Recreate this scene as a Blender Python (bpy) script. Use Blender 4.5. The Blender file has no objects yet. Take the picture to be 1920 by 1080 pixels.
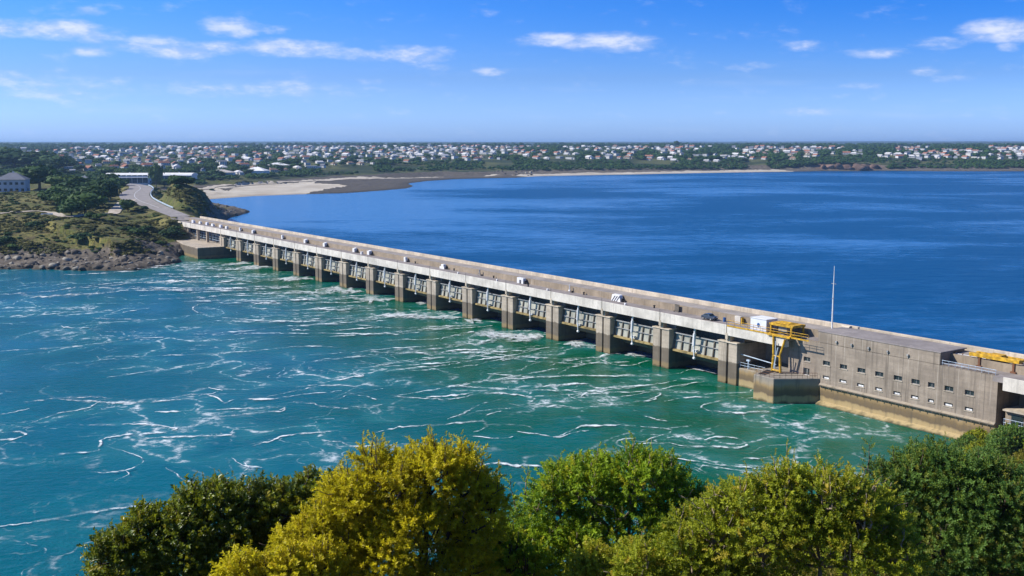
import bpy, bmesh, math, random
import numpy as np
random.seed(7); RS = np.random.RandomState(11)
scene = bpy.context.scene
COL = scene.collection
R = math.radians

# ------------------------------------------------------------------ camera
F = 2000.; PITCH = math.atan(270 / 2000.); CP, SP = math.cos(PITCH), math.sin(PITCH); H0 = 48.8
cam_d = bpy.data.cameras.new('camera'); cam = bpy.data.objects.new('camera', cam_d); COL.objects.link(cam)
cam.location = (0, 0, H0); cam.rotation_euler = (R(90) - PITCH, 0, 0)
cam_d.sensor_width = 36.; cam_d.lens = 36. * F / 1920.; cam_d.clip_start = .5; cam_d.clip_end = 60000
scene.camera = cam

def ray(x, y):
    a = (x - 960.) / F; b = (y - 540.) / F
    return np.array([a, CP - b * SP, -(SP + b * CP)])
def at(x, y, z=0.):                       # where the line of sight meets the level z
    d = ray(x, y); t = (z - H0) / d[2]
    return np.array([t * d[0], t * d[1], z])
def at_r(x, y, r):                        # point at horizontal range r
    d = ray(x, y); t = r / math.hypot(d[0], d[1])
    return np.array([t * d[0], t * d[1], H0 + t * d[2]])
def proj(p):
    X, Y, Z = p[0], p[1], p[2] - H0
    fw = Y * CP - Z * SP; up = Y * SP + Z * CP
    return 960 + F * X / fw, 540 - F * up / fw

# dam frame: u along the crest away from the near bank, w towards the basin
DU = np.array([-1390., math.hypot(2000, 270)]); DU /= np.linalg.norm(DU)
DN = np.array([DU[1], -DU[0]]); P0 = at(1345, 715)[:2]
ANG = math.atan2(DU[1], DU[0])
def dam_pt(u, w, z=0.):
    q = P0 + u * DU + w * DN
    return np.array([q[0], q[1], z])

# ------------------------------------------------------------------ numpy noise
def _h(i, j, s):
    n = (i * 374761393 + j * 668265263 + s * 974634777) & 0xffffffff
    n = ((n ^ (n >> 13)) * 1274126177) & 0xffffffff
    return ((n ^ (n >> 16)) & 0xffff) / 65535.
def vnoise(x, y, s=0):
    x = np.asarray(x, float); y = np.asarray(y, float)
    i = np.floor(x).astype(np.int64); j = np.floor(y).astype(np.int64)
    fx = x - i; fy = y - j; fx = fx * fx * (3 - 2 * fx); fy = fy * fy * (3 - 2 * fy)
    a = _h(i, j, s); b = _h(i + 1, j, s); c = _h(i, j + 1, s); d = _h(i + 1, j + 1, s)
    return (a + (b - a) * fx) * (1 - fy) + (c + (d - c) * fx) * fy
def fbm(x, y, s=0, o=4):
    t = 0; a = .5; k = 1.
    for q in range(o):
        t = t + a * vnoise(x * k, y * k, s + q); a *= .5; k *= 2.03
    return t / (1 - .5 ** o)
def sstep(a, b, x):
    t = np.clip((x - a) / (b - a), 0, 1); return t * t * (3 - 2 * t)

# ------------------------------------------------------------------ node helpers
class NT:
    def __init__(s, nt): s.nt = nt; s.L = nt.links
    def n(s, t, ins=None, **kw):
        nd = s.nt.nodes.new(t)
        for k, v in kw.items(): setattr(nd, k, v)
        for k, v in (ins or {}).items():
            sk = nd.inputs[k]
            if isinstance(v, bpy.types.NodeSocket): s.L.new(v, sk)
            else: sk.default_value = v
        return nd
    def m(s, op, a, b=None, c=None, clamp=False):
        ins = {0: a}
        if b is not None: ins[1] = b
        if c is not None: ins[2] = c
        nd = s.n('ShaderNodeMath', ins, operation=op); nd.use_clamp = clamp
        return nd.outputs[0]
    def ss(s, a, b, x):
        nd = s.n('ShaderNodeMapRange', {0: x, 1: a, 2: b, 3: 0., 4: 1.}, interpolation_type='SMOOTHSTEP'); return nd.outputs[0]
    def mix(s, f, a, b, mode='MIX'):
        nd = s.nt.nodes.new('ShaderNodeMix'); nd.data_type = 'RGBA'; nd.blend_type = mode
        for idx, v in ((0, f), (6, a), (7, b)):
            if isinstance(v, bpy.types.NodeSocket): s.L.new(v, nd.inputs[idx])
            else:
                if idx and len(v) == 3: v = (*v, 1)
                nd.inputs[idx].default_value = v
        return nd.outputs[2]
    def noise(s, v, scale, detail=4., rough=.55, dist=0.):
        nd = s.n('ShaderNodeTexNoise', {'Vector': v, 'Scale': scale, 'Detail': detail, 'Roughness': rough, 'Distortion': dist})
        return nd.outputs[0]
    def scale(s, v, sc):
        nd = s.n('ShaderNodeVectorMath', {0: v, 1: sc}, operation='MULTIPLY'); return nd.outputs[0]
    def ramp(s, f, stops):
        nd = s.n('ShaderNodeValToRGB', {0: f}); e = nd.color_ramp.elements
        e[0].position, e[0].color = stops[0][0], (*stops[0][1], 1); e[1].position, e[1].color = stops[-1][0], (*stops[-1][1], 1)
        for p, c in stops[1:-1]:
            q = e.new(p); q.color = (*c, 1)
        return nd.outputs[0]

def new_mat(name):
    m = bpy.data.materials.new(name); m.use_nodes = True
    nt = m.node_tree; nt.nodes.clear(); T = NT(nt)
    out = T.n('ShaderNodeOutputMaterial')
    return m, T, out
def bsdf(T, out, col, rough=.8, spec=.3, bump=None, bdist=.05, bstr=.5, metallic=0.):
    b = T.n('ShaderNodeBsdfPrincipled')
    def put(k, v):
        if isinstance(v, bpy.types.NodeSocket): T.L.new(v, b.inputs[k])
        else: b.inputs[k].default_value = (*v, 1) if isinstance(v, tuple) and len(v) == 3 else v
    put('Base Color', col); put('Roughness', rough); put('Specular IOR Level', spec); put('Metallic', metallic)
    if bump is not None:
        bn = T.n('ShaderNodeBump', {'Height': bump, 'Distance': bdist, 'Strength': bstr}); T.L.new(bn.outputs[0], b.inputs['Normal'])
    T.L.new(b.outputs[0], out.inputs[0]); return b
def pos(T): return T.n('ShaderNodeNewGeometry').outputs['Position']
def sep(T, v): return T.n('ShaderNodeSeparateXYZ', {0: v}).outputs

def simple(name, col, rough=.6, spec=.4, var=.25, scale=1.5, metallic=0.):
    m, T, out = new_mat(name); p = T.n('ShaderNodeTexCoord').outputs['Object']
    n = T.noise(p, scale, 5)
    c = T.mix(T.ss(.3, .75, n), tuple(x * (1 - var) for x in col), tuple(min(1, x * (1 + var * .5)) for x in col))
    bsdf(T, out, c, rough, spec, T.noise(p, scale * 6, 3), .01, .3, metallic); return m

# ------------------------------------------------------------------ mesh helpers
def new_obj(name, me, parent=None, mats=()):
    o = bpy.data.objects.new(name, me); COL.objects.link(o)
    if parent is not None: o.parent = parent
    for m in mats: me.materials.append(m)
    return o
def np_mesh(name, V, Fq, smooth=False):
    """V (n,3), Fq (m,k) faces of equal size"""
    me = bpy.data.meshes.new(name); V = np.ascontiguousarray(V, np.float32); Fq = np.ascontiguousarray(Fq, np.int32)
    m, k = Fq.shape
    me.vertices.add(len(V)); me.vertices.foreach_set('co', V.ravel())
    me.loops.add(m * k); me.loops.foreach_set('vertex_index', Fq.ravel())
    me.polygons.add(m); me.polygons.foreach_set('loop_start', np.arange(m, dtype=np.int32) * k)
    me.polygons.foreach_set('loop_total', np.full(m, k, np.int32))
    if smooth: me.polygons.foreach_set('use_smooth', np.ones(m, bool))
    me.update(calc_edges=True); me.validate(); return me
def add_attr(me, name, data, dom='POINT'):
    data = np.asarray(data, np.float32)
    if data.ndim == 1:
        a = me.attributes.new(name, 'FLOAT', dom); a.data.foreach_set('value', data)
    else:
        a = me.color_attributes.new(name, 'FLOAT_COLOR', dom)
        c = np.ones((len(data), 4), np.float32); c[:, :data.shape[1]] = data; a.data.foreach_set('color', c.ravel())
def tag(o, label=None, cat=None, group=None, kind=None, category=None):
    for k, v in (('label', label), ('category', cat or category), ('group', group), ('kind', kind)):
        if v: o[k] = v
    return o
def empty(name, loc, rz=0., **kw):
    o = bpy.data.objects.new(name, None); COL.objects.link(o); o.location = tuple(float(x) for x in loc); o.rotation_euler = (0, 0, rz)
    o.empty_display_size = .5
    return tag(o, **kw)

class MB:
    """collects solids; with flip the second coordinate is mirrored (dam frame u,w,z -> u,-w,z)"""
    def __init__(s, flip=False): s.v = []; s.f = []; s.mi = []; s.flip = flip; s.cur = 0
    def add(s, vs, fs):
        b = len(s.v); s.v += [(x, -y if s.flip else y, z) for x, y, z in vs]
        s.f += [tuple(b + i for i in f) for f in fs]; s.mi += [s.cur] * len(fs)
    def box(s, x0, x1, y0, y1, z0, z1):
        s.add([(x0, y0, z0), (x1, y0, z0), (x1, y1, z0), (x0, y1, z0), (x0, y0, z1), (x1, y0, z1), (x1, y1, z1), (x0, y1, z1)],
              [(0, 3, 2, 1), (4, 5, 6, 7), (0, 1, 5, 4), (1, 2, 6, 5), (2, 3, 7, 6), (3, 0, 4, 7)]); return s
    def prism(s, poly, z0, z1):
        n = len(poly)
        s.add([(x, y, z0) for x, y in poly] + [(x, y, z1) for x, y in poly],
              [tuple(range(n))[::-1], tuple(range(n, 2 * n))] + [(i, (i + 1) % n, n + (i + 1) % n, n + i) for i in range(n)]); return s
    def extr(s, prof, u0, u1):
        """profile of (w,z) swept along u"""
        n = len(prof)
        s.add([(u0, y, z) for y, z in prof] + [(u1, y, z) for y, z in prof],
              [tuple(range(n))[::-1], tuple(range(n, 2 * n))] + [(i, (i + 1) % n, n + (i + 1) % n, n + i) for i in range(n)]); return s
    def tube(s, a, b, r, r2=None, n=8):
        a = np.array(a, float); b = np.array(b, float); r2 = r if r2 is None else r2
        d = b - a; d /= np.linalg.norm(d) + 1e-9; t = np.array([0, 0, 1.]) if abs(d[2]) < .9 else np.array([1., 0, 0])
        e = np.cross(d, t); e /= np.linalg.norm(e); g = np.cross(d, e); vs = []
        for c, rr in ((a, r), (b, r2)):
            for k in range(n):
                q = c + rr * (math.cos(2 * math.pi * k / n) * e + math.sin(2 * math.pi * k / n) * g); vs.append(tuple(q))
        s.add(vs, [tuple(range(n))[::-1], tuple(range(n, 2 * n))] + [(k, (k + 1) % n, n + (k + 1) % n, n + k) for k in range(n)]); return s
    def bar(s, a, b, t):                  # square bar
        return s.tube(a, b, t * .707, n=4)
    def build(s, name, mats, parent=None, bevel=0., smooth=False):
        me = bpy.data.meshes.new(name); me.from_pydata([tuple(map(float, v)) for v in s.v], [], s.f)
        mats = mats if isinstance(mats, (list, tuple)) else [mats]
        bm = bmesh.new(); bm.from_mesh(me)
        for f, i in zip(bm.faces, s.mi): f.material_index = i; f.smooth = smooth
        bmesh.ops.recalc_face_normals(bm, faces=bm.faces); bm.to_mesh(me); bm.free()
        o = new_obj(name, me, parent, mats)
        if bevel: 
            bv = o.modifiers.new('edge', 'BEVEL'); bv.width = bevel; bv.segments = 1; bv.limit_method = 'ANGLE'
        return o
def copy_tree(o, parent=None):
    c = o.copy(); COL.objects.link(c)
    if parent is not None: c.parent = parent
    for ch in list(o.children): copy_tree(ch, c)
    return c

def dam_coords(T, p):
    x, y, z = sep(T, p)
    x = T.m('SUBTRACT', x, float(P0[0])); y = T.m('SUBTRACT', y, float(P0[1]))
    u = T.m('ADD', T.m('MULTIPLY', x, float(DU[0])), T.m('MULTIPLY', y, float(DU[1])))
    w_ = T.m('ADD', T.m('MULTIPLY', x, float(DN[0])), T.m('MULTIPLY', y, float(DN[1])))
    return u, w_

# ------------------------------------------------------------------ materials
def concrete(name, col, tide=True, boards=True, streak=.5, dark=.55, drips=False):
    m, T, out = new_mat(name); p = pos(T); xyz = sep(T, p)
    n1 = T.noise(p, .25, 6, .65); n2 = T.noise(p, 2.2, 5, .6)
    st = T.noise(T.scale(p, (1.1, 1.1, .07)), 1.3, 5, .6)
    c = T.mix(T.ss(.3, .72, n1), tuple(x * .74 for x in col), tuple(min(1, x * 1.16) for x in col))
    c = T.mix(T.m('MULTIPLY', T.ss(.5, .72, st), streak), c, tuple(x * .42 for x in col))
    c = T.mix(T.m('MULTIPLY', T.ss(.6, .8, T.noise(T.scale(p, (1, 1, .1)), .8, 4)), .35), c, (.62, .57, .5))
    c = T.mix(T.m('MULTIPLY', T.ss(.45, .7, n2), .3), c, tuple(x * .6 for x in col))
    bump = n2
    if boards:
        z = T.m('FRACT', T.m('MULTIPLY', T.m('ADD', xyz[2], T.m('MULTIPLY', n2, .05)), 1.6))
        ln = T.m('SUBTRACT', 1., T.ss(.0, .09, z))
        c = T.mix(T.m('MULTIPLY', ln, .4), c, tuple(x * .45 for x in col))
        bn = T.n('ShaderNodeTexNoise', {'Vector': T.scale(p, (.03, .03, 1)), 'Scale': 1.6, 'Detail': 2.}).outputs[0]
        c = T.mix(T.m('MULTIPLY', T.ss(.45, .65, bn), .3), c, tuple(x * .6 for x in col))
    if drips:
        u_, w2 = dam_coords(T, p); fu = T.m('ABSOLUTE', T.m('SUBTRACT', T.m('FRACT', T.m('MULTIPLY', T.m('ADD', u_, T.m('MULTIPLY', n2, .12)), 1 / 1.93)), .5))
        ln = T.m('MULTIPLY', T.ss(.045, .0, fu), T.ss(.35, .7, T.noise(T.scale(p, (1, 1, .35)), .5, 4)))
        c = T.mix(T.m('MULTIPLY', ln, .55), c, (.62, .56, .47))
        fl_ = T.m('ABSOLUTE', T.m('SUBTRACT', T.m('FRACT', T.m('MULTIPLY', u_, 1 / 7.72)), .5)); c = T.mix(T.m('MULTIPLY', T.ss(.012, .004, fl_), .6), c, (.10, .085, .07))
    if tide:
        zz = T.m('ADD', xyz[2], T.m('MULTIPLY', T.m('SUBTRACT', T.noise(T.scale(p, (1, 1, .3)), .7, 4), .5), 1.1))
        c = T.mix(T.m('MULTIPLY', T.m('SUBTRACT', 1., T.ss(4.45, 4.75, zz)), dark), c, (.075, .058, .038))
        c = T.mix(T.m('MULTIPLY', T.m('SUBTRACT', 1., T.ss(1.0, 1.6, zz)), .65), c, (.30, .215, .10))
        c = T.mix(T.m('MULTIPLY', T.m('SUBTRACT', 1., T.ss(.05, .45, zz)), .8), c, (.07, .06, .03))
    bsdf(T, out, c, .85, .25, bump, .04, .5); return m

M = {}
M['conc'] = concrete('pier_concrete', (.47, .40, .31), streak=.65, dark=.75)
M['power'] = concrete('powerhouse_concrete', (.335, .275, .215), tide=False, streak=.8, drips=True)
M['wallc'] = concrete('retaining_concrete', (.33, .265, .19), tide=False, boards=False, streak=.6)
M['white'] = concrete('pale_beam', (.67, .62, .54), tide=False, boards=False, streak=.5)
M['deck'] = concrete('deck_paving', (.27, .24, .225), tide=False, boards=False, streak=.1)
M['roadway'] = concrete('roadway_paving', (.325, .29, .26), tide=False, boards=False, streak=.1)
M['parapet'] = concrete('parapet_concrete', (.56, .48, .37), tide=False, boards=False, streak=.5)

def plinth_mat():
    m, T, out = new_mat('plinth_concrete'); p = pos(T); xyz = sep(T, p)
    zz = T.m('ADD', xyz[2], T.m('MULTIPLY', T.m('SUBTRACT', T.noise(T.scale(p, (1, 1, .4)), .5, 5), .5), 1.6))
    c = T.ramp(T.m('DIVIDE', zz, 5.), [(0, (.1, .085, .04)), (.1, (.42, .32, .16)), (.26, (.38, .28, .14)), (.33, (.15, .11, .065)), (.5, (.19, .135, .07)), (.62, (.33, .23, .11)), (.74, (.34, .28, .2)), (.9, (.27, .24, .2))])
    st = T.noise(T.scale(p, (1, 1, .1)), 1.2, 5)
    c = T.mix(T.m('MULTIPLY', T.ss(.5, .75, st), .6), c, (.10, .085, .06))
    bsdf(T, out, c, .8, .3, T.noise(p, 3, 4), .05, .5); return m
M['plinth'] = plinth_mat()
M['yellow'] = simple('yellow_paint', (.66, .38, .025), .55, .35, .5, 1.6)
M['steel'] = simple('grey_steel', (.36, .36, .35), .5, .4, .3, 1.)
M['gate'] = concrete('gate_plate', (.40, .40, .335), tide=False, boards=False, streak=.8)
M['rib'] = simple('gate_rib', (.16, .14, .11), .7, .3, .4, 1.)
M['rust'] = simple('gate_beam', (.36, .27, .11), .75, .3, .55, .7)
M['wpaint'] = simple('white_paint', (.78, .78, .77), .5, .4, .15, .8)
M['cabinw'] = simple('cabin_panel', (.74, .75, .80), .5, .4, .1, .6)
M['dark'] = simple('dark_rubber', (.02, .02, .022), .7, .3)
M['blue'] = simple('blue_paint', (.03, .11, .30), .5, .4)
M['brown'] = simple('rust_steel', (.22, .10, .05), .75, .3, .4)
M['bluerail'] = simple('pale_blue_rail', (.50, .60, .70), .5, .4)
def glass(name, col, rough=.08):
    m, T, out = new_mat(name); bsdf(T, out, col, rough, .6); return m
M['glass'] = glass('window_glass', (.025, .035, .035))
M['carpaint'] = glass('car_paint', (.05, .07, .10), .25)

# ------------------------------------------------------------------ world, sun
SUN_AZ = R(87); SUN_EL = R(40)            # azimuth counted to the left of the view direction (+Y)
sv = np.array([-math.sin(SUN_AZ) * math.cos(SUN_EL), math.cos(SUN_AZ) * math.cos(SUN_EL), math.sin(SUN_EL)])
sd = bpy.data.lights.new('sun', 'SUN'); so = bpy.data.objects.new('sun', sd); COL.objects.link(so)
sd.energy = 4.6; sd.angle = R(.5); sd.color = (1., .945, .86)
from mathutils import Vector
so.rotation_euler = Vector(tuple(sv)).to_track_quat('Z', 'Y').to_euler(); so.location = (-200, 0, 300)

w = bpy.data.worlds.new('World'); scene.world = w; w.use_nodes = True; w.node_tree.nodes.clear(); T = NT(w.node_tree)
wo = T.n('ShaderNodeOutputWorld')
sky = T.n('ShaderNodeTexSky', sky_type='NISHITA', sun_disc=False); sky.sun_elevation = SUN_EL; sky.sun_rotation = -SUN_AZ
sky.altitude = 50; sky.air_density = 1.; sky.dust_density = .6; sky.ozone_density = 2.5
g = T.n('ShaderNodeTexCoord').outputs['Generated']; gx, gy, gz = sep(T, g)
el = T.m('ARCSINE', gz); az = T.m('ARCTAN2', gx, gy)
# clear-air tint by elevation: the basin's deep blue overhead, pale at the horizon
tint = T.ramp(T.m('DIVIDE', el, .7, clamp=True), [(0., (.60, .95, 2.15)), (.035, (.56, .90, 1.95)), (.085, (.43, .68, 1.42)), (.177, (.235, .61, 1.40)), (.30, (.22, .50, 1.1)), (1., (.40, .62, .95))])
side = T.ss(-.5, .52, az)
hi = T.ss(.02, .13, el)
tint = T.mix(T.m('MULTIPLY', hi, side), tint, (.42, .72, .86), 'MULTIPLY')
base = T.mix(1., sky.outputs[0], tint, 'MULTIPLY')
cv = T.n('ShaderNodeCombineXYZ', {0: az, 1: T.m('MULTIPLY', el, 2.6), 2: 0.}).outputs[0]
warp = T.noise(cv, 22., 6, .6); fine = T.noise(cv, 60., 5, .6)
def ell(x, y, a, b, s=1.):
    u0 = math.atan2((x - 960) / F, CP + .0); v0 = (270 - y) / 2018.
    du = T.m('DIVIDE', T.m('SUBTRACT', az, u0), a / 2018.); dv = T.m('DIVIDE', T.m('SUBTRACT', el, v0), b / 2018.)
    q = T.m('SUBTRACT', 1., T.m('ADD', T.m('MULTIPLY', du, du), T.m('MULTIPLY', dv, dv)))
    return T.m('MULTIPLY', T.m('MAXIMUM', q, -1.), s)
CL = [(60, 78, 150, 19, 1.05), (150, 76, 80, 18, 1.05), (215, 86, 60, 15, .9), (290, 97, 90, 19, 1.), (350, 108, 85, 14, .9), (440, 98, 120, 14, .9), (550, 97, 110, 19, 1.1), (640, 106, 90, 13, .8), (700, 110, 100, 13, .75), (785, 106, 85, 20, 1.05), (820, 128, 40, 8, .5),
      (448, 66, 66, 21, .95), (520, 66, 40, 9, .5), (1050, 80, 110, 15, 1.1), (1130, 84, 120, 21, 1.2), (1195, 80, 45, 12, .9), (1850, 80, 80, 24, 1.2), (1920, 86, 70, 20, 1.05), (1628, 112, 60, 11, .7), (1500, 97, 46, 10, .5), (1740, 98, 60, 12, .6), (1862, 108, 24, 9, .7),
      (918, 137, 34, 9, .75), (500, 172, 230, 15, .55), (420, 180, 120, 9, .4), (90, 172, 190, 28, .5), (60, 188, 90, 10, .5), (205, 112, 40, 10, .6), (200, 44, 28, 9, .6), (240, 34, 40, 6, .35), (1710, 145, 28, 9, .5), (1520, 212, 60, 10, .45), (1400, 130, 60, 8, .3), (1600, 166, 30, 7, .35), (700, 155, 30, 8, .4)]
acc = None
for c in CL:
    e = ell(*c); acc = e if acc is None else T.m('SMOOTH_MAX', acc, e, .25)
cl = T.m('ADD', acc, T.m('ADD', T.m('MULTIPLY', T.m('SUBTRACT', warp, .5), 2.5), T.m('MULTIPLY', T.m('SUBTRACT', fine, .5), 1.2)))
cmask = T.m('MULTIPLY', T.ss(-.15, 1.75, cl), .86)
shade = T.noise(T.n('ShaderNodeVectorMath', {0: cv, 1: (-.004, -.012, 0)}, operation='ADD').outputs[0], 22., 6, .6)
lit = T.ss(-.10, .12, T.m('SUBTRACT', warp, shade))
ccol = T.mix(lit, (3.9, 4.9, 7.2), (6.6, 6.9, 8.0))
wisps = T.m('MULTIPLY', T.ss(.5, .8, T.noise(T.scale(cv, (3., 10., 1)), 2.2, 6, .62)), T.m('MULTIPLY', T.m('SUBTRACT', 1., T.ss(.04, .10, el)), .18))
base = T.mix(wisps, base, (5.2, 6.0, 7.8))
skyc = T.mix(cmask, base, ccol)
bg = T.n('ShaderNodeBackground', {0: skyc, 1: .10}); T.L.new(bg.outputs[0], wo.inputs[0])

scene.view_settings.view_transform = 'Standard'; scene.view_settings.look = 'None'; scene.view_settings.exposure = .43; scene.view_settings.gamma = 1
scene.render.engine = 'CYCLES'
cy = scene.cycles; cy.max_bounces = 6; cy.diffuse_bounces = 2; cy.glossy_bounces = 2; cy.transmission_bounces = 3; cy.transparent_max_bounces = 12; cy.volume_bounces = 0
cy.caustics_reflective = False; cy.caustics_refractive = False; cy.use_denoising = True; cy.sample_clamp_indirect = 4.
try: cy.denoiser = 'OPENIMAGEDENOISE'; cy.denoising_input_passes = 'RGB_ALBEDO_NORMAL'; cy.denoising_prefilter = 'ACCURATE'
except Exception: pass

# ------------------------------------------------------------------ water
def estuary_mat():
    m, T, out = new_mat('estuary_water'); p = pos(T); u, w_ = dam_coords(T, p)
    big = T.noise(p, .012, 4, .55); mid = T.noise(p, .045, 4, .6)
    dd = T.m('ADD', T.m('MULTIPLY', w_, -1.), T.m('MULTIPLY', T.m('SUBTRACT', big, .5), 90.))
    dd = T.m('SUBTRACT', dd, T.m('MULTIPLY', T.ss(150., -60., u), 46.))
    c = T.mix(T.ss(2., 58., dd), (.0, .086, .040), (.0, .097, .130))
    c = T.mix(T.m('MULTIPLY', T.ss(90., 230., dd), .75), c, (.0, .088, .155))  # farther water bluer: sky reflection put into the base colour
    c = T.mix(T.m('MULTIPLY', T.ss(.45, .7, mid), .45), c, (.0, .135, .165))
    # foam filaments: warped ridged noise, strongest in the race below the gates
    wv = T.n('ShaderNodeTexNoise', {'Vector': p, 'Scale': .035, 'Detail': 3.}).outputs['Color']
    wv = T.n('ShaderNodeVectorMath', {0: wv, 1: (.5, .5, .5)}, operation='SUBTRACT').outputs[0]
    wv = T.n('ShaderNodeVectorMath', {0: wv, 1: (34., 34., 0)}, operation='MULTIPLY').outputs[0]
    q = T.n('ShaderNodeVectorMath', {0: p, 1: wv}, operation='ADD').outputs[0]
    wv2 = T.n('ShaderNodeTexNoise', {'Vector': p, 'Scale': .16, 'Detail': 3.}).outputs['Color']
    wv2 = T.n('ShaderNodeVectorMath', {0: wv2, 1: (5.5, 5.5, 0)}, operation='MULTIPLY').outputs[0]
    q = T.n('ShaderNodeVectorMath', {0: q, 1: wv2}, operation='ADD').outputs[0]
    def ridge(sc, width, off):
        n = T.noise(T.n('ShaderNodeVectorMath', {0: q, 1: (off, off * 1.7, off)}, operation='ADD').outputs[0], sc, 2., .4)
        return T.m('SUBTRACT', 1., T.ss(0., width, T.m('ABSOLUTE', T.m('SUBTRACT', n, .5))))
    brk = T.ss(.42, .66, T.noise(p, .55, 5, .7))
    dens = T.m('MULTIPLY', T.ss(.38, .56, T.noise(T.n('ShaderNodeVectorMath', {0: p, 1: (37, 11, 0)}, operation='ADD').outputs[0], .02, 3, .5)), T.ss(330., 120., T.m('MULTIPLY', w_, -1.)))
    dens2 = T.ss(.40, .66, T.noise(p, .05, 3, .5))
    f1 = T.m('MULTIPLY', T.m('MULTIPLY', ridge(.05, .022, 5.), dens), brk); f3 = T.m('MULTIPLY', T.m('MULTIPLY', ridge(.23, .028, 17.), T.m('MULTIPLY', dens, T.ss(.5, .68, T.noise(p, .09, 3, .5)))), brk)
    f2 = T.m('MULTIPLY', T.m('MULTIPLY', ridge(.11, .020, 31.), T.m('MULTIPLY', dens, dens2)), brk)
    speck = T.m('MULTIPLY', T.ss(.70, .78, T.noise(p, .8, 3, .7)), T.m('MULTIPLY', T.ss(.55, .7, T.noise(p, .06, 3)), .55))
    foam = T.m('MINIMUM', T.m('ADD', T.m('ADD', T.m('MULTIPLY', f1, .8), T.m('ADD', T.m('MULTIPLY', f2, .7), T.m('MULTIPLY', f3, .55))), speck), .85)
    aer = T.m('MULTIPLY', ridge(.05, .14, 5.), T.m('MULTIPLY', dens, .26))
    c = T.mix(aer, c, (.05, .26, .26))
    c = T.mix(foam, c, (.74, .78, .80))
    n1 = T.noise(T.scale(p, (1., 1.5, 1)), .38, 4, .6); n2 = T.noise(p, 1.7, 3, .6)
    calm = T.ss(.35, .65, T.noise(p, .03, 3))
    b = bsdf(T, out, c, T.m('ADD', .16, T.m('MULTIPLY', foam, .5)), .4)
    b.inputs['IOR'].default_value = 1.15
    h = T.m('ADD', T.m('MULTIPLY', n1, .75), T.m('MULTIPLY', n2, .22))
    bn = T.n('ShaderNodeBump', {'Height': h, 'Distance': .55, 'Strength': T.m('ADD', .35, T.m('MULTIPLY', calm, .5))}); T.L.new(bn.outputs[0], b.inputs['Normal'])
    return m
def basin_mat():
    m, T, out = new_mat('basin_water'); p = pos(T)
    x, y, z = sep(T, p)
    r = T.m('SQRT', T.m('ADD', T.m('MULTIPLY', x, x), T.m('MULTIPLY', y, y)))
    # wind-streak sky reflection, painted as paler blue across the view, long along the fetch
    s1 = T.noise(T.scale(p, (.62, 1., 1)), .0052, 5, .52, .6); s2 = T.noise(T.scale(p, (.5, 1., 1)), .03, 4, .6); s3 = T.noise(T.scale(p, (.7, 1., 1)), .16, 4, .7)
    st = T.m('ADD', T.m('ADD', T.m('MULTIPLY', s1, .62), T.m('MULTIPLY', s2, .2)), T.m('MULTIPLY', s3, .22))
    left = T.ss(100., -260., x)
    st = T.m('ADD', st, T.m('MULTIPLY', left, T.m('MULTIPLY', T.ss(430., 800., y), .24)))
    k = T.ss(.47, .63, st)
    c = T.mix(k, (.000, .064, .185), (.018, .135, .345))
    c = T.mix(T.ss(240., 60., y), c, (.0, .045, .12))
    n1 = T.noise(T.scale(p, (1., 1.6, 1)), .33, 4, .6); n2 = T.noise(T.scale(p, (.6, 1.4, 1)), .08, 3, .55)
    b = bsdf(T, out, c, T.m('SUBTRACT', .30, T.m('MULTIPLY', k, .12)), T.m('ADD', .2, T.m('MULTIPLY', k, .5)))
    b.inputs['IOR'].default_value = 1.10
    bn = T.n('ShaderNodeBump', {'Height': T.m('ADD', T.m('MULTIPLY', n1, .6), T.m('MULTIPLY', n2, 1.6)), 'Distance': .6, 'Strength': T.m('SUBTRACT', .75, T.m('MULTIPLY', k, .45))}); T.L.new(bn.outputs[0], b.inputs['Normal'])
    return m
BIG = 17000.
def sheet(name, w0, w1, mat):
    V = np.array([dam_pt(-BIG, w0), dam_pt(BIG, w0), dam_pt(BIG, w1), dam_pt(-BIG, w1)])
    me = np_mesh(name, V, np.array([[0, 3, 2, 1]])); 
    if me.polygons[0].normal.z < 0: me.flip_normals()
    return tag(new_obj(name, me, None, [mat]), kind='structure')
sheet('estuary_water', -BIG, 5., estuary_mat()); sheet('basin_water', 5., BIG, basin_mat())

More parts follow.
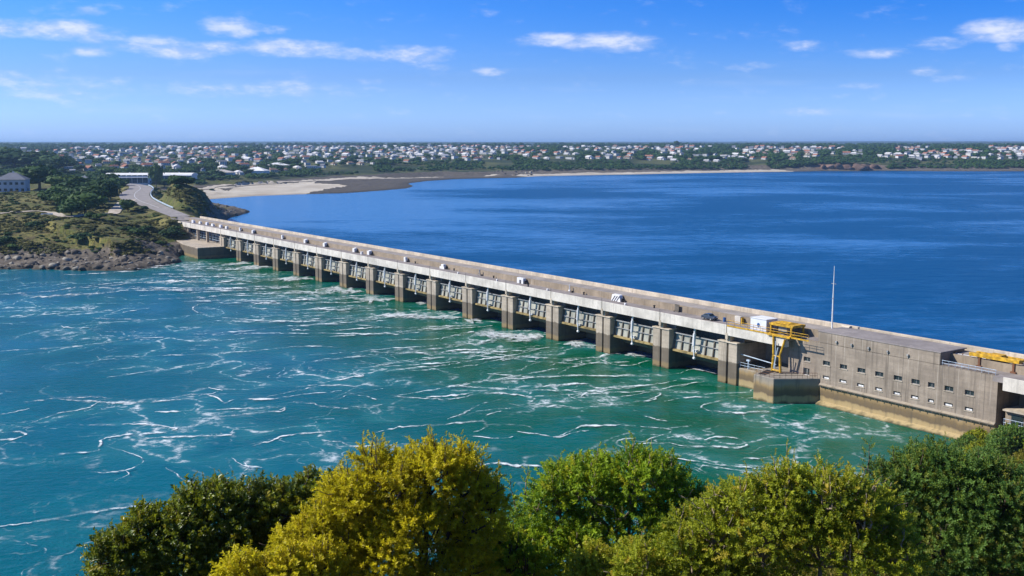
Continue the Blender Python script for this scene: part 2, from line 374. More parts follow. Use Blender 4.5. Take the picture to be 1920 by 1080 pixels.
# foam lines drawn out by the current: ribbons lying on the water (image positions read off the photo, laid out on the water plane)
FOAM = [  # width px, points
 (1.6, [(0, 658), (60, 655), (140, 650), (200, 643), (250, 636), (307, 633)]), (1.2, [(240, 670), (300, 667), (420, 662), (500, 656), (560, 650)]),
 (4.5, [(40, 553), (80, 556), (130, 553), (187, 550), (240, 545)]), (3.5, [(185, 540), (215, 541), (260, 542), (320, 543)]), (4.5, [(270, 531), (320, 527), (380, 528)]), (3, [(383, 531), (420, 529), (465, 523)]),
 (2, [(0, 552), (40, 550), (95, 546), (150, 538), (220, 530), (270, 524), (300, 520)]), (2, [(60, 548), (200, 536), (300, 526)]), (1.5, [(120, 515), (180, 513), (260, 508)]),
 (2.4, [(42, 755), (110, 747), (160, 745), (200, 746)]), (2.6, [(110, 749), (190, 754), (240, 755), (330, 750), (410, 736)]), (3.2, [(58, 794), (80, 785), (115, 775), (165, 765), (190, 752)]), (2.2, [(0, 778), (28, 773), (55, 766)]),
 (3, [(0, 825), (28, 823), (48, 815), (35, 811), (0, 812)]), (2.6, [(130, 797), (200, 797), (270, 796), (318, 802), (329, 806), (300, 812), (240, 816), (195, 824), (188, 838), (180, 848), (130, 852), (95, 853)]),
 (2.6, [(245, 825), (300, 821), (360, 819), (433, 816)]), (2.4, [(380, 777), (420, 781), (470, 776), (525, 770), (530, 764), (500, 764)]), (2, [(290, 773), (340, 772), (400, 769), (520, 765)]),
 (2.2, [(330, 744), (370, 740), (405, 745), (420, 756), (440, 751), (520, 748), (560, 742), (640, 734)]), (2, [(390, 727), (408, 731), (418, 733)]),
 (2.6, [(470, 837), (500, 830), (538, 817), (580, 813), (635, 809)]), (2.6, [(607, 827), (640, 830), (655, 836), (676, 838), (720, 836), (783, 834), (830, 833)]),
 (2.2, [(701, 812), (730, 806), (758, 801), (830, 797), (903, 791), (910, 796), (915, 801), (900, 808), (887, 812)]), (2.6, [(915, 797), (960, 797), (990, 801), (998, 806)]), (2.6, [(887, 819), (940, 824), (960, 819)]),
 (3, [(968, 810), (1000, 814), (1047, 820), (1075, 812), (1105, 808)]), (3.2, [(741, 744), (815, 749), (850, 749), (893, 740), (930, 738), (972, 742), (1003, 748), (991, 758), (970, 762), (950, 757)]),
 (2.6, [(800, 746), (870, 740), (897, 733)]), (3, [(840, 787), (862, 779), (878, 771), (905, 758), (940, 750)]), (1.8, [(908, 782), (925, 775), (940, 772)]), (2.4, [(905, 787), (909, 797), (915, 801)]),
 (2.2, [(553, 727), (590, 723), (616, 717), (660, 708), (682, 706), (650, 701), (620, 697), (614, 702)]), (2, [(631, 752), (636, 748), (660, 739), (690, 735), (717, 730)]), (2.2, [(660, 739), (690, 745), (706, 750)]),
 (2.8, [(531, 757), (560, 756), (588, 758), (605, 763), (645, 767), (690, 763), (742, 758)]), (2, [(500, 745), (560, 733), (610, 724), (670, 726)]), (2, [(500, 773), (530, 772), (534, 765)]),
 (3.2, [(755, 659), (785, 662), (808, 666), (840, 660), (874, 657), (930, 658), (1003, 651)]), (1.6, [(538, 620), (560, 613), (588, 610)]), (1.6, [(545, 620), (600, 620), (640, 619), (720, 614)]), (2, [(560, 562), (510, 567), (470, 572), (480, 579), (520, 581)]),
 (1.8, [(375, 570), (362, 578), (366, 585), (385, 590)]), (1.4, [(168, 597), (220, 599), (262, 600)]), (1.4, [(115, 610), (125, 615), (176, 616)]), (1.6, [(230, 586), (255, 582), (280, 579)]), (1.4, [(70, 592), (130, 586), (190, 578)]),
 (3.6, [(0, 989), (70, 980), (140, 968), (190, 960), (240, 953), (290, 949), (340, 942), (407, 930), (440, 923), (473, 918), (550, 912), (640, 900), (700, 893)]), (1.5, [(70, 980), (100, 976), (130, 978)]),
 (4., [(880, 880), (910, 872), (940, 870), (965, 875), (990, 875), (1030, 879), (1075, 881)]), (4.2, [(1065, 739), (1073, 748), (1104, 755), (1156, 758), (1208, 754), (1230, 749)]), (4., [(1000, 727), (1052, 723), (1099, 721), (1112, 728), (1140, 732)]),
 (2.2, [(1090, 746), (1100, 738), (1125, 728)]), (2.2, [(1148, 746), (1180, 744), (1210, 738), (1234, 736), (1238, 743), (1215, 752)]), (2.6, [(1312, 767), (1318, 761), (1338, 756), (1364, 749)]), (3, [(1312, 766), (1330, 772), (1351, 774), (1390, 776), (1432, 775), (1470, 778), (1492, 780)]),
 (1.8, [(1245, 754), (1290, 747), (1335, 747)]), (2.6, [(1047, 820), (1075, 807), (1096, 801), (1156, 799), (1193, 801)]), (2.2, [(1200, 801), (1252, 806), (1255, 813), (1230, 821), (1203, 831)]), (2.4, [(1193, 824), (1167, 826), (1156, 834), (1169, 841), (1193, 844)]),
 (3, [(1187, 835), (1247, 833), (1280, 838), (1325, 839), (1380, 841), (1401, 837), (1385, 826), (1350, 822), (1320, 828)]), (2, [(1250, 824), (1275, 818), (1290, 826)]), (2.4, [(1268, 861), (1312, 868), (1364, 876), (1400, 879), (1443, 885)]), (2.2, [(1310, 882), (1320, 875), (1350, 880), (1420, 888)]), (2, [(1385, 866), (1400, 861), (1420, 862), (1455, 858)]),
 (2.6, [(1208, 782), (1230, 788), (1252, 792)]), (3, [(1026, 766), (1045, 762), (1072, 766)]), (1.8, [(824, 643), (838, 648), (860, 647), (905, 645), (960, 642), (1010, 638)]), (1.8, [(826, 640), (840, 632), (880, 625), (905, 622)]),
 (2.2, [(985, 668), (1010, 673), (1003, 676)]), (3.4, [(1048, 677), (1062, 676), (1083, 675)]), (2.2, [(1030, 687), (1060, 680), (1110, 672), (1150, 668)]), (2, [(945, 671), (940, 676), (960, 675), (980, 674)]), (2.2, [(1125, 672), (1135, 667), (1170, 664)]), (2, [(1126, 676), (1150, 685), (1185, 686), (1222, 676)]), (1.8, [(1275, 702), (1300, 694), (1340, 699)]), (2.2, [(1275, 726), (1300, 720), (1322, 717)]),
 (1.6, [(180, 670), (190, 676), (220, 674)]), (1.4, [(370, 690), (400, 684), (428, 676)]), (1.3, [(200, 710), (240, 704), (290, 697)]), (1.4, [(540, 652), (600, 651), (635, 654)]), (1.6, [(580, 668), (610, 665), (650, 664)]), (1.5, [(690, 690), (720, 686), (800, 676), (830, 672)]),
 (1.3, [(215, 905), (240, 893), (236, 885)]), (2., [(310, 880), (330, 892), (350, 906), (380, 908)]), (1.6, [(168, 889), (200, 889), (240, 884), (265, 872), (262, 860), (220, 846)]), (1.8, [(415, 906), (440, 895), (465, 880), (455, 868)]), (1.6, [(435, 862), (455, 875), (490, 880)]),
 (7, [(415, 497), (440, 496), (472, 496)]), (11, [(444, 503), (475, 502), (512, 502)]), (10, [(524, 526), (555, 524), (590, 526)]), (12, [(590, 544), (620, 543), (650, 547), (684, 549)]), (12, [(661, 562), (700, 563), (742, 562)]),
 (17, [(708, 593), (745, 591), (770, 594), (800, 597), (868, 598)]), (22, [(885, 630), (920, 628), (955, 631), (985, 634), (1020, 631)]), (11, [(1055, 648), (1085, 647), (1120, 651)]), (9, [(1170, 668), (1195, 667), (1224, 672)]), (8, [(1300, 695), (1320, 697), (1344, 703)]), (8, [(780, 569), (800, 570), (815, 573)]), (10, [(870, 601), (890, 603), (900, 604)]),
]
rsf = np.random.RandomState(9)
for gi in range(0, 14):
    for _ in range(5):
        u0 = 20 * gi + rsf.uniform(1, 14); ln = rsf.uniform(18, 60); drift = rsf.uniform(-6, 26); w0 = rsf.uniform(-1, -14); pts_ = []
        for t in np.linspace(0, 1, 6):
            q = dam_pt(u0 + drift * t * t + rsf.normal(0, 1.3), w0 - ln * t, 0); pts_.append(proj(q))
        FOAM.append((rsf.choice([1.2, 1.6, 2.2]) * (1. if gi < 6 else .75), pts_))
def crom(P, k):
    P = np.array(P, float); Q = np.vstack([2 * P[0] - P[1], P, 2 * P[-1] - P[-2]]); out = []
    for i in range(1, len(Q) - 2):
        for t in np.linspace(0, 1, k, endpoint=False):
            a, b, c, d = Q[i - 1], Q[i], Q[i + 1], Q[i + 2]
            out.append(.5 * (2 * b + (c - a) * t + (2 * a - 5 * b + 4 * c - d) * t * t + (3 * b - a - 3 * c + d) * t ** 3))
    out.append(P[-1]); return np.array(out)
def foam_mesh():
    V = []; Fc = []; UV = []
    for li, (wpx, pts) in enumerate(FOAM):
        C = crom(pts, 14); n = len(C)
        C[:, 1] += (vnoise(C[:, 0] / 9., C[:, 1] / 5., int(wpx * 10)) - .5) * (1.6 + wpx * .12); C[:, 0] += (vnoise(C[:, 0] / 7., C[:, 1] / 4., 5) - .5) * 4
        s = np.linspace(0, 1, n); hw = wpx * .62 * (np.sin(np.pi * np.clip(s * .96 + .02, 0, 1)) ** .45) * (.55 + .9 * vnoise(s * n / 5., s * 0, int(wpx * 7 + pts[0][0])))
        if wpx >= 7: hw = wpx * .56 * np.sin(np.pi * np.clip(s, .01, .99)) ** .7
        W = np.array([at(x, y)[:2] for x, y in C]); tg = np.gradient(W, axis=0); tg /= np.linalg.norm(tg, axis=1)[:, None] + 1e-9
        nr = np.stack([-tg[:, 1], tg[:, 0]], 1)
        d = np.hypot(W[:, 0], W[:, 1])
        # ribbon half width on the water, from the width seen: mostly foreshortened depth
        fore = np.abs(nr[:, 1]) * d * d / (2018 * H0) * 1. + 0
        per_m = np.sqrt((nr[:, 0] * 2000 / d) ** 2 + (nr[:, 1] * 2018 * H0 / d ** 2) ** 2)
        h = np.minimum(hw / per_m, 7.)
        h = h * 2.1
        b = len(V)
        for i in range(n):
            for k, v in enumerate((-1., -.35, .35, 1.)):
                q = W[i] + nr[i] * h[i] * v; V.append((q[0], q[1], .03 + .003 * li + .0011 * i + .0004 * k)); UV.append((1 - abs(v), 1. if wpx >= 7 else 0., 0))
        for i in range(n - 1):
            for k in range(3): a = b + i * 4 + k; Fc.append((a, a + 1, a + 5, a + 4))
    me = np_mesh('foam', np.array(V), np.array(Fc)); add_attr(me, 'edge', np.array(UV)); return me
def foam_mat():
    m, T, out = new_mat('foam'); p = pos(T)
    at_ = T.n('ShaderNodeAttribute', attribute_name='edge').outputs['Color']; e, big, _ = T.n('ShaderNodeSeparateColor', {0: at_}).outputs
    n = T.noise(T.scale(p, (.7, 1., 1)), .75, 7, .75); n2 = T.noise(p, .13, 4, .6)
    core = T.m('ADD', T.m('MULTIPLY', T.m('SUBTRACT', e, T.m('SUBTRACT', .62, T.m('MULTIPLY', big, .25))), 2.2), T.m('ADD', T.m('MULTIPLY', T.m('SUBTRACT', n, .47), 3.4), T.m('MULTIPLY', T.m('SUBTRACT', n2, .47), T.m('SUBTRACT', 3.2, T.m('MULTIPLY', big, 2.)))))
    halo = T.m('MULTIPLY', T.ss(.40, .75, n), T.m('MULTIPLY', e, .42))
    a = T.m('MINIMUM', T.m('MAXIMUM', T.m('MULTIPLY', T.ss(-.1, T.m('ADD', .9, T.m('MULTIPLY', big, .9)), core), .92), halo), .92)
    b = T.n('ShaderNodeBsdfPrincipled', {'Base Color': (.82, .86, .87, 1), 'Roughness': .8, 'Specular IOR Level': .2})
    tr = T.n('ShaderNodeBsdfTransparent'); mx = T.n('ShaderNodeMixShader', {0: a, 1: tr.outputs[0], 2: b.outputs[0]}); T.L.new(mx.outputs[0], out.inputs[0]); return m
fm = new_obj('foam', foam_mesh(), None, [foam_mat()]); tag(fm, 'white foam lines and boils drifting on the green race below the gates', 'foam', kind='stuff')
if fm.data.polygons[0].normal.z < 0: fm.data.flip_normals()

# ------------------------------------------------------------------ far land
# shoreline: (x, y in the photo on the water level, beach width m, bank height m, bank run m, kind) kind: 0 sand 1 rock
SH = [(2700, 319, 30, 8, 60, 1), (1920, 321.3, 35, 8, 50, 1), (1760, 321.3, 40, 7, 60, 1), (1690, 320.6, 40, 6, 50, 1), (1660, 320.2, 20, 12, 14, 1), (1600, 320.8, 14, 14, 10, 1), (1545, 320.6, 14, 13, 12, 1), (1515, 321.4, 40, 11, 45, 1), (1470, 322.3, 55, 11, 60, 0), (1420, 322.8, 60, 11, 60, 0), (1340, 324.2, 55, 9, 60, 0), (1260, 325.6, 45, 7, 60, 0),
      (1200, 327, 45, 8, 60, 0), (1130, 328.2, 45, 8, 60, 0), (1060, 329.4, 40, 8, 60, 0), (1010, 330.5, 30, 7, 60, 0), (965, 333.5, 40, 7, 60, 1), (900, 334.4, 40, 8, 60, 0), (850, 336, 40, 6, 60, 1), (800, 339.5, 90, 5, 60, 1), (766, 344, 110, 4, 60, 1), (776, 349, 110, 4, 60, 1), (764, 353, 110, 4, 60, 1), (720, 357, 100, 4, 60, 1),
      (650, 362, 120, 4, 60, 1), (560, 364.5, 120, 4, 70, 1), (480, 367.5, 110, 5, 70, 0), (430, 371, 90, 6, 60, 0), (396, 373.5, 60, 7, 40, 0), (385, 377, 14, 9, 20, 0), (400, 384, 6, 10, 18, 1), (425, 388, 14, 6, 20, 1), (470, 397.5, 10, 3, 14, 1), (455, 402, 10, 4, 16, 1), (428, 409, 6, 9, 18, 1)]
shp = [(*at(a, b)[:2], c, d, e, f) for a, b, c, d, e, f in SH]
for (u, ww, c, d, e, f) in ((345, 14, 5, 9, 14, 1), (326, 12, 4, 8, 14, 1), (322, -2, 4, 6, 16, 1), (314, -14, 5, 8, 16, 1)):
    q = dam_pt(u, ww); shp.append((q[0], q[1], c, d, e, f))
for a, b, c, d, e, f in [(340, 491.5, 9, 9, 13, 1), (300, 500, 13, 8, 10, 1), (250, 507, 18, 7, 9, 1), (200, 508, 21, 6.5, 8, 1), (150, 507.5, 24, 6, 7, 1), (100, 506, 25, 6, 7, 1), (50, 505, 26, 5.5, 6, 1), (0, 505, 26, 6, 8, 1), (-100, 503, 26, 7, 12, 1), (-300, 500, 30, 8, 12, 1), (-700, 492, 30, 8, 20, 1), (-1600, 480, 30, 8, 20, 1)]:
    q = at(a, b); shp.append((q[0], q[1], c, d, e, f))
shp = np.array(shp)
far_poly = np.vstack([shp[:, :2], [(-4000, 300), (-26000, 1000), (-26000, 30000), (26000, 30000), (26000, 2600)]])

def inside(poly, X, Y):
    c = np.zeros(X.shape, bool); n = len(poly); j = n - 1
    for i in range(n):
        xi, yi = poly[i]; xj, yj = poly[j]
        if yi != yj:
            t = ((yi > Y) != (yj > Y)) & (X < (xj - xi) * (Y - yi) / (yj - yi) + xi); c ^= t
        j = i
    return c
def seg_dist(P, X, Y, closed=False, params=None):
    best = np.full(X.shape, 1e12); out = [np.zeros(X.shape) for _ in range(params.shape[1])] if params is not None else []
    n = len(P)
    for i in range(n if closed else n - 1):
        a = P[i]; b = P[(i + 1) % n]; ab = b - a; L = ab @ ab + 1e-9
        t = np.clip(((X - a[0]) * ab[0] + (Y - a[1]) * ab[1]) / L, 0, 1)
        d = (X - a[0] - t * ab[0]) ** 2 + (Y - a[1] - t * ab[1]) ** 2; k = d < best
        best = np.where(k, d, best)
        for q in range(len(out)): out[q] = np.where(k, params[i, q] * (1 - t) + params[(i + 1) % n, q] * t, out[q])
    return np.sqrt(best), out
RT = np.array([(300, 13.), (520, 14.), (700, 15.5), (900, 15.5), (1100, 16.5), (1500, 19), (1900, 21), (2200, 23), (2700, 29), (3300, 34), (4200, 39), (6000, 42.5), (8000, 46), (10000, 58), (13000, 70), (16000, 74)])
ROAD = [dam_pt(352, 5.2, 13.3), dam_pt(366, 5.2, 13.3), at(300, 391, 13.4), at(283, 384.5, 13.6), at(264, 377.5, 13.9), at(253, 370, 14.3), at(254, 362, 15.0), at(263, 354.5, 15.6), at(258, 348.5, 16.2), at(236, 345, 16.8), at(190, 343, 17.2), at(110, 341, 17.6)]
ROADC = crom([p for p in ROAD], 24)
ROADW = np.interp(np.arange(len(ROADC)) / 24., [0, 1, 2, 3, 4, 5, 6, 7, 8, 9, 10, 11], [4.8, 4.8, 5.5, 6.5, 8.5, 9.5, 9.5, 8.5, 7., 5.5, 4.5, 4.5])
PATHC = crom([at(246, 374, 14.2), at(228, 384, 14.3), at(215, 393, 14.6), at(196, 400, 14.8), at(165, 404, 14.9), at(120, 405, 15.2), at(95, 398, 15.6), at(60, 396, 15.8), at(-30, 400, 16)], 12)
FLAT = np.array([at(x, y, 1.0)[:2] for x, y in [(560, 364), (650, 362), (720, 357), (765, 353), (782, 349.5), (770, 345), (800, 340), (960, 333), (940, 329), (820, 330), (700, 334), (650, 338), (690, 346), (640, 352), (600, 358)]])
SAND = np.array([at(x, y, 1.5)[:2] for x, y in [(390, 374), (396, 368), (420, 362), (445, 350), (470, 347), (560, 345), (620, 347), (660, 350), (640, 356), (580, 361), (540, 366), (470, 370)]])
def far_height(X, Y):
    d, pr = seg_dist(shp[:, :2], X, Y, False, shp[:, 2:]); ins = inside(far_poly, X, Y); d = np.where(ins, d, -d)
    bw, bh, br, kd = pr; Rg = np.hypot(X, Y)
    near = sstep(2600, 900, Rg)
    jit = (fbm(X / 14., Y / 14., 3, 4) - .5) * near
    dj = d + jit * np.minimum(18, np.maximum(d, 0) * .6)
    low = np.where(kd > .5, 3.2, 2.2) * np.clip(dj / np.maximum(bw, 1), 0, 1) ** .8
    bank = sstep(0, 1, (dj - bw) / br) * (bh - 2.5)
    zt = np.interp(Rg, RT[:, 0], RT[:, 1])
    hills = (fbm(X / 2600., Y / 1900., 21, 4) - .5) * 2
    zt = zt + hills * np.interp(Rg, [900, 2500, 6000, 12000], [0, 5., 5., 14.]) + (fbm(X / 260., Y / 260., 5, 3) - .5) * np.interp(Rg, [600, 1500, 6000], [0, 5, 7.])
    ll = np.interp(Rg, [500, 900, 2000], [48, 120, 330])
    up = np.maximum(zt - bh, -3) * sstep(0, 1, (dj - bw - br * .7) / ll)
    h = low + bank + up
    kx = X + 203 + (Y - 640) * .10; kn = 24.8 * np.exp(-(kx / np.where(kx > 0, 37, 32)) ** 2 * 1. - ((Y - 636) / 82.) ** 2) * sstep(-1, 15, d); h = np.where(Rg < 900, np.maximum(h, kn) + .12 * np.minimum(h, kn), h)
    h = h + near * sstep(1, 40, d) * ((fbm(X / 22., Y / 22., 8, 4) - .5) * 3.4 + (fbm(X / 5., Y / 5., 9, 3) - .5) * 1.0)
    rock = sstep(.35, .65, kd) * np.where(dj < bw + br * .45, 1, 0) * sstep(-3, 2, d)
    rg = 1 - np.abs(2 * fbm(X / 9. + Y / 30., Y / 9. - X / 30., 13, 4) - 1); rg2 = 1 - np.abs(2 * fbm(X / 2.6, Y / 3.4, 17, 3) - 1)
    h = h + rock * near * ((rg - .65) * 2.0 + (rg2 - .6) * 1.5) * np.where(Rg > 900, .16, 1)
    fl = inside(FLAT, X + jit * 14, Y + jit * 14); de, _e = seg_dist(FLAT, X, Y, True); kf = fl * sstep(0, 34, de); h = h * (1 - kf) + (.35 + rg2 * .8 + rg * .5 - .6 * (d < 4)) * kf
    sa = inside(SAND, X + jit * 12, Y + jit * 12) & ~fl; h = np.where(sa, np.minimum(h, .4 + np.clip(d, 0, 90) * .02), h)
    h = np.where(d < 0, np.maximum(-7, -.3 + d * .25), np.maximum(h, .05 if False else -.2))
    # level the road bench
    rd, rz = seg_dist(ROADC[:, :2], X, Y, False, np.stack([ROADC[:, 2], ROADW], 1)); k = sstep(rz[1] + 9, rz[1] + 1.5, rd) * (Rg < 1100) * (d > 4)
    h = h * (1 - k) + (rz[0] - .15) * k
    # keep clear of the crest and quay
    q = (X - P0[0]) * DU[0] + (Y - P0[1]) * DU[1]; ww = (X - P0[0]) * DN[0] + (Y - P0[1]) * DN[1]
    h = np.where((ww > -15) & (ww < 12) & (q < 352), np.minimum(h, 4.2 + np.clip(q - 336, 0, 20) * .5), h)
    h = np.where((ww > -2) & (ww < 12) & (q < 372) & (q > 340), np.minimum(h, 11.6), h)
    rocky = np.maximum(rock, fl * 1.); sandy = np.where(fl, 0, np.maximum(sa * 1., (kd < .5) * (d < bw * (1 + jit)) * 1.)) * (d > -5)
    sandy = np.maximum(sandy, (kd > .5) * (X > -560) * (X < 60) * (Rg > 900) * (d > bw + 4) * (d < bw + 24) * (jit > -.16) * 1.)
    grassy = np.clip(sstep(bw + br * .5, bw + br * 1.1, dj), 0, 1) * (1 - rocky * .6)
    kz = (Rg < 900) * (np.abs(X + 195) < 60) * (np.abs(Y - 640) < 120) * (dj > 10) * 1.; rocky = rocky * (1 - kz); grassy = np.maximum(grassy, kz)
    rdm = sstep(rz[1] + 1.2, rz[1] - .4, rd)
    return h, rocky, sandy, grassy, rd
AZ = np.radians(np.linspace(-38, 38, 860)); RNG = np.concatenate([np.arange(330, 720, 1.6), np.arange(720, 1300, 4.), np.arange(1300, 2600, 11.), np.geomspace(2600, 15500, 90)])
AA, RR = np.meshgrid(AZ, RNG); TX = np.sin(AA) * RR; TY = np.cos(AA) * RR
TH, trock, tsand, tgrass, _ = far_height(TX, TY)

def ground_far(X, Y):
    a = math.atan2(X, Y); r = math.hypot(X, Y)
    i = np.clip(np.searchsorted(RNG, r) - 1, 0, len(RNG) - 2); fa = (a - AZ[0]) / (AZ[1] - AZ[0]); j = int(np.clip(fa, 0, len(AZ) - 2)); fj = min(max(fa - j, 0), 1); fi = min(max((r - RNG[i]) / (RNG[i + 1] - RNG[i]), 0), 1)
    return float((TH[i, j] * (1 - fj) + TH[i, j + 1] * fj) * (1 - fi) + (TH[i + 1, j] * (1 - fj) + TH[i + 1, j + 1] * fj) * fi)
def hit(x, y, rmin=330.):
    d = ray(x, y); a = math.atan2(d[0], d[1]); fa = (a - AZ[0]) / (AZ[1] - AZ[0]); j = int(round(np.clip(fa, 0, len(AZ) - 1)))
    hz = H0 + RNG * d[2] / math.hypot(d[0], d[1]); k = np.where((hz < TH[:, j]) & (RNG > rmin))[0]
    if not len(k) or k[0] == 0: return None
    i = k[0]; a0 = hz[i - 1] - TH[i - 1, j]; a1 = TH[i, j] - hz[i]; t = a0 / (a0 + a1 + 1e-9); r = RNG[i - 1] + t * (RNG[i] - RNG[i - 1])
    X = math.sin(a) * r; Y = math.cos(a) * r; z = ground_far(X, Y)
    return None if z < .3 else np.array([X, Y, z])

def far_land_mat():
    m, T, out = new_mat('far_land'); p = pos(T); cov = T.n('ShaderNodeAttribute', attribute_name='cover').outputs['Color']
    rk, sn, gr = T.n('ShaderNodeSeparateColor', {0: cov}).outputs[:3]
    xyz = sep(T, p); nz = sep(T, T.n('ShaderNodeNewGeometry').outputs['Normal'])[2]
    n1 = T.noise(p, .03, 5, .6); n2 = T.noise(p, .16, 5, .65); n3 = T.noise(p, .9, 4, .65)
    grass = T.mix(T.ss(.38, .62, n1), (.085, .105, .022), (.21, .185, .06)); grass = T.mix(T.ss(.46, .66, n2), grass, (.125, .098, .046)); grass = T.mix(T.m('MULTIPLY', T.ss(.47, .62, n3), .75), grass, (.035, .046, .014))
    grass = T.mix(T.m('MULTIPLY', T.ss(.52, .62, T.noise(p, .22, 6, .75)), .8), grass, (.04, .05, .016))
    grass = T.mix(T.m('MULTIPLY', T.ss(.60, .70, T.noise(p, .3, 5, .7)), .7), grass, (.19, .155, .105))
    r = T.m('SQRT', T.m('ADD', T.m('MULTIPLY', xyz[0], xyz[0]), T.m('MULTIPLY', xyz[1], xyz[1])))
    town = T.mix(T.ss(.42, .6, T.noise(p, .012, 4)), (.03, .045, .018), (.09, .10, .035))
    grass = T.mix(T.ss(1000., 1500., r), grass, town)
    field = T.mix(T.ss(.45, .55, T.noise(p, .004, 2)), (.02, .034, .016), (.06, .07, .03)); grass = T.mix(T.ss(2500., 4500., r), grass, field)
    rv = T.n('ShaderNodeTexVoronoi', {'Vector': T.scale(p, (.22, .5, 1.)), 'Scale': 1.}).outputs['Distance']
    rock = T.mix(T.ss(.3, .7, n2), (.07, .06, .047), (.175, .148, .115)); rock = T.mix(T.ss(.5, .72, n3), rock, (.065, .052, .045)); rock = T.mix(T.m('MULTIPLY', T.ss(.58, .72, T.noise(p, .5, 4)), .8), rock, (.40, .36, .30))
    rock = T.mix(T.m('MULTIPLY', T.m('MULTIPLY', T.ss(780., 950., r), T.ss(1700., 1500., r)), .6), rock, T.mix(n3, (.035, .033, .03), (.10, .09, .075)))
    rock = T.mix(T.m('MULTIPLY', T.ss(1.7, .3, xyz[2]), .75), rock, (.055, .048, .036))
    red = T.m('MULTIPLY', T.m('MULTIPLY', T.ss(1700., 1900., r), T.ss(2., 4., xyz[2])), T.m('MULTIPLY', T.ss(545., 575., xyz[0]), T.ss(700., 670., xyz[0]))); rock = T.mix(T.m('MULTIPLY', red, .7), rock, T.mix(T.noise(T.scale(p, (.3, .3, .6)), .5, 4), (.10, .06, .045), (.36, .20, .145)))
    sand = T.mix(T.ss(.35, .65, n1), (.40, .35, .275), (.52, .47, .385)); sand = T.mix(T.m('MULTIPLY', T.ss(.75, .15, xyz[2]), .7), sand, (.28, .225, .16))
    c = T.mix(T.ss(.35, .65, T.m('ADD', gr, T.m('MULTIPLY', T.m('SUBTRACT', n2, .5), .5))), rock, grass); c = T.mix(T.ss(.4, .6, T.m('ADD', rk, T.m('MULTIPLY', T.m('SUBTRACT', n3, .5), .7))), c, rock)
    c = T.mix(T.ss(.4, .6, T.m('ADD', sn, T.m('MULTIPLY', T.m('SUBTRACT', n2, .5), .4))), c, sand)
    steep = T.m('MULTIPLY', T.m('MULTIPLY', T.ss(.66, .5, nz), T.ss(1200., 900., r)), T.m('SUBTRACT', 1., T.m('MULTIPLY', T.ss(5., 8., xyz[2]), .95))); c = T.mix(T.m('MULTIPLY', steep, .8), c, T.mix(n3, (.10, .08, .06), (.24, .20, .155)))
    bsdf(T, out, c, .95, .15, T.m('ADD', n2, T.m('MULTIPLY', n3, .35)), .9, .6); return m
def grid_mesh(name, X, Y, Z, keep, cov):
    nr, na = X.shape; idx = np.arange(nr * na).reshape(nr, na); q = np.stack([idx[:-1, :-1], idx[1:, :-1], idx[1:, 1:], idx[:-1, 1:]], -1).reshape(-1, 4)
    q = q[keep.ravel()[q].any(1)]; used = np.unique(q); mp = np.full(nr * na, -1); mp[used] = np.arange(len(used))
    V = np.stack([X.ravel(), Y.ravel(), Z.ravel()], 1)[used]; me = np_mesh(name, V, mp[q], True)
    if me.polygons[0].normal.z < 0: me.flip_normals()
    if cov is not None: add_attr(me, 'cover', np.stack([c.ravel()[used] for c in cov], 1))
    return me
land = new_obj('terrain', grid_mesh('terrain', TX, TY, TH, TH > -2.5, (trock, tsand, tgrass)), None, [far_land_mat()]); tag(land, kind='structure')

def strip(name, C, Wd, mat, lift=.14, follow=True):
    V = []; Fc = []; tg = np.gradient(C[:, :2], axis=0); tg /= np.linalg.norm(tg, axis=1)[:, None]; n = len(C); Wd = np.broadcast_to(Wd, (n,))
    K = 7
    for i in range(n):
        for k in range(K):
            o = (k / (K - 1) * 2 - 1) * Wd[i]; X = C[i, 0] - tg[i, 1] * o; Y = C[i, 1] + tg[i, 0] * o
            z = (ground_far(X, Y) if follow else -9); z = max(z + lift, C[i, 2] if not follow else z + lift); V.append((X, Y, z))
    for i in range(n - 1):
        for k in range(K - 1): a = i * K + k; Fc.append((a, a + 1, a + K + 1, a + K))
    me = np_mesh(name, np.array(V), np.array(Fc), True)
    if me.polygons[0].normal.z < 0: me.flip_normals()
    return new_obj(name, me, None, [mat])
M['asphalt'] = simple('road_asphalt', (.30, .275, .26), .9, .2, .25, .35)
M['pathm'] = simple('path_gravel', (.50, .44, .36), .95, .1, .25, .4)
ri = 24
tag(strip('road', ROADC[ri:], ROADW[ri:], M['asphalt'], .3), kind='structure')
ML = ROADC[ri + 26:ri + 190]; tag(strip('road_line', ML, .13, M['wpaint'], .34), kind='structure')
tag(strip('path', PATHC, np.linspace(3.4, 1.6, len(PATHC)), M['pathm'], .35), kind='structure')
BRD = crom([at(700, 333.5, 3), at(640, 336, 4.), at(560, 338.5, 5.), at(480, 341, 5.5), at(440, 343.5, 6), at(395, 345, 7), at(350, 347, 9)], 12)
tag(strip('coast_road', BRD, 5.5, M['pathm'], .5), kind='structure')

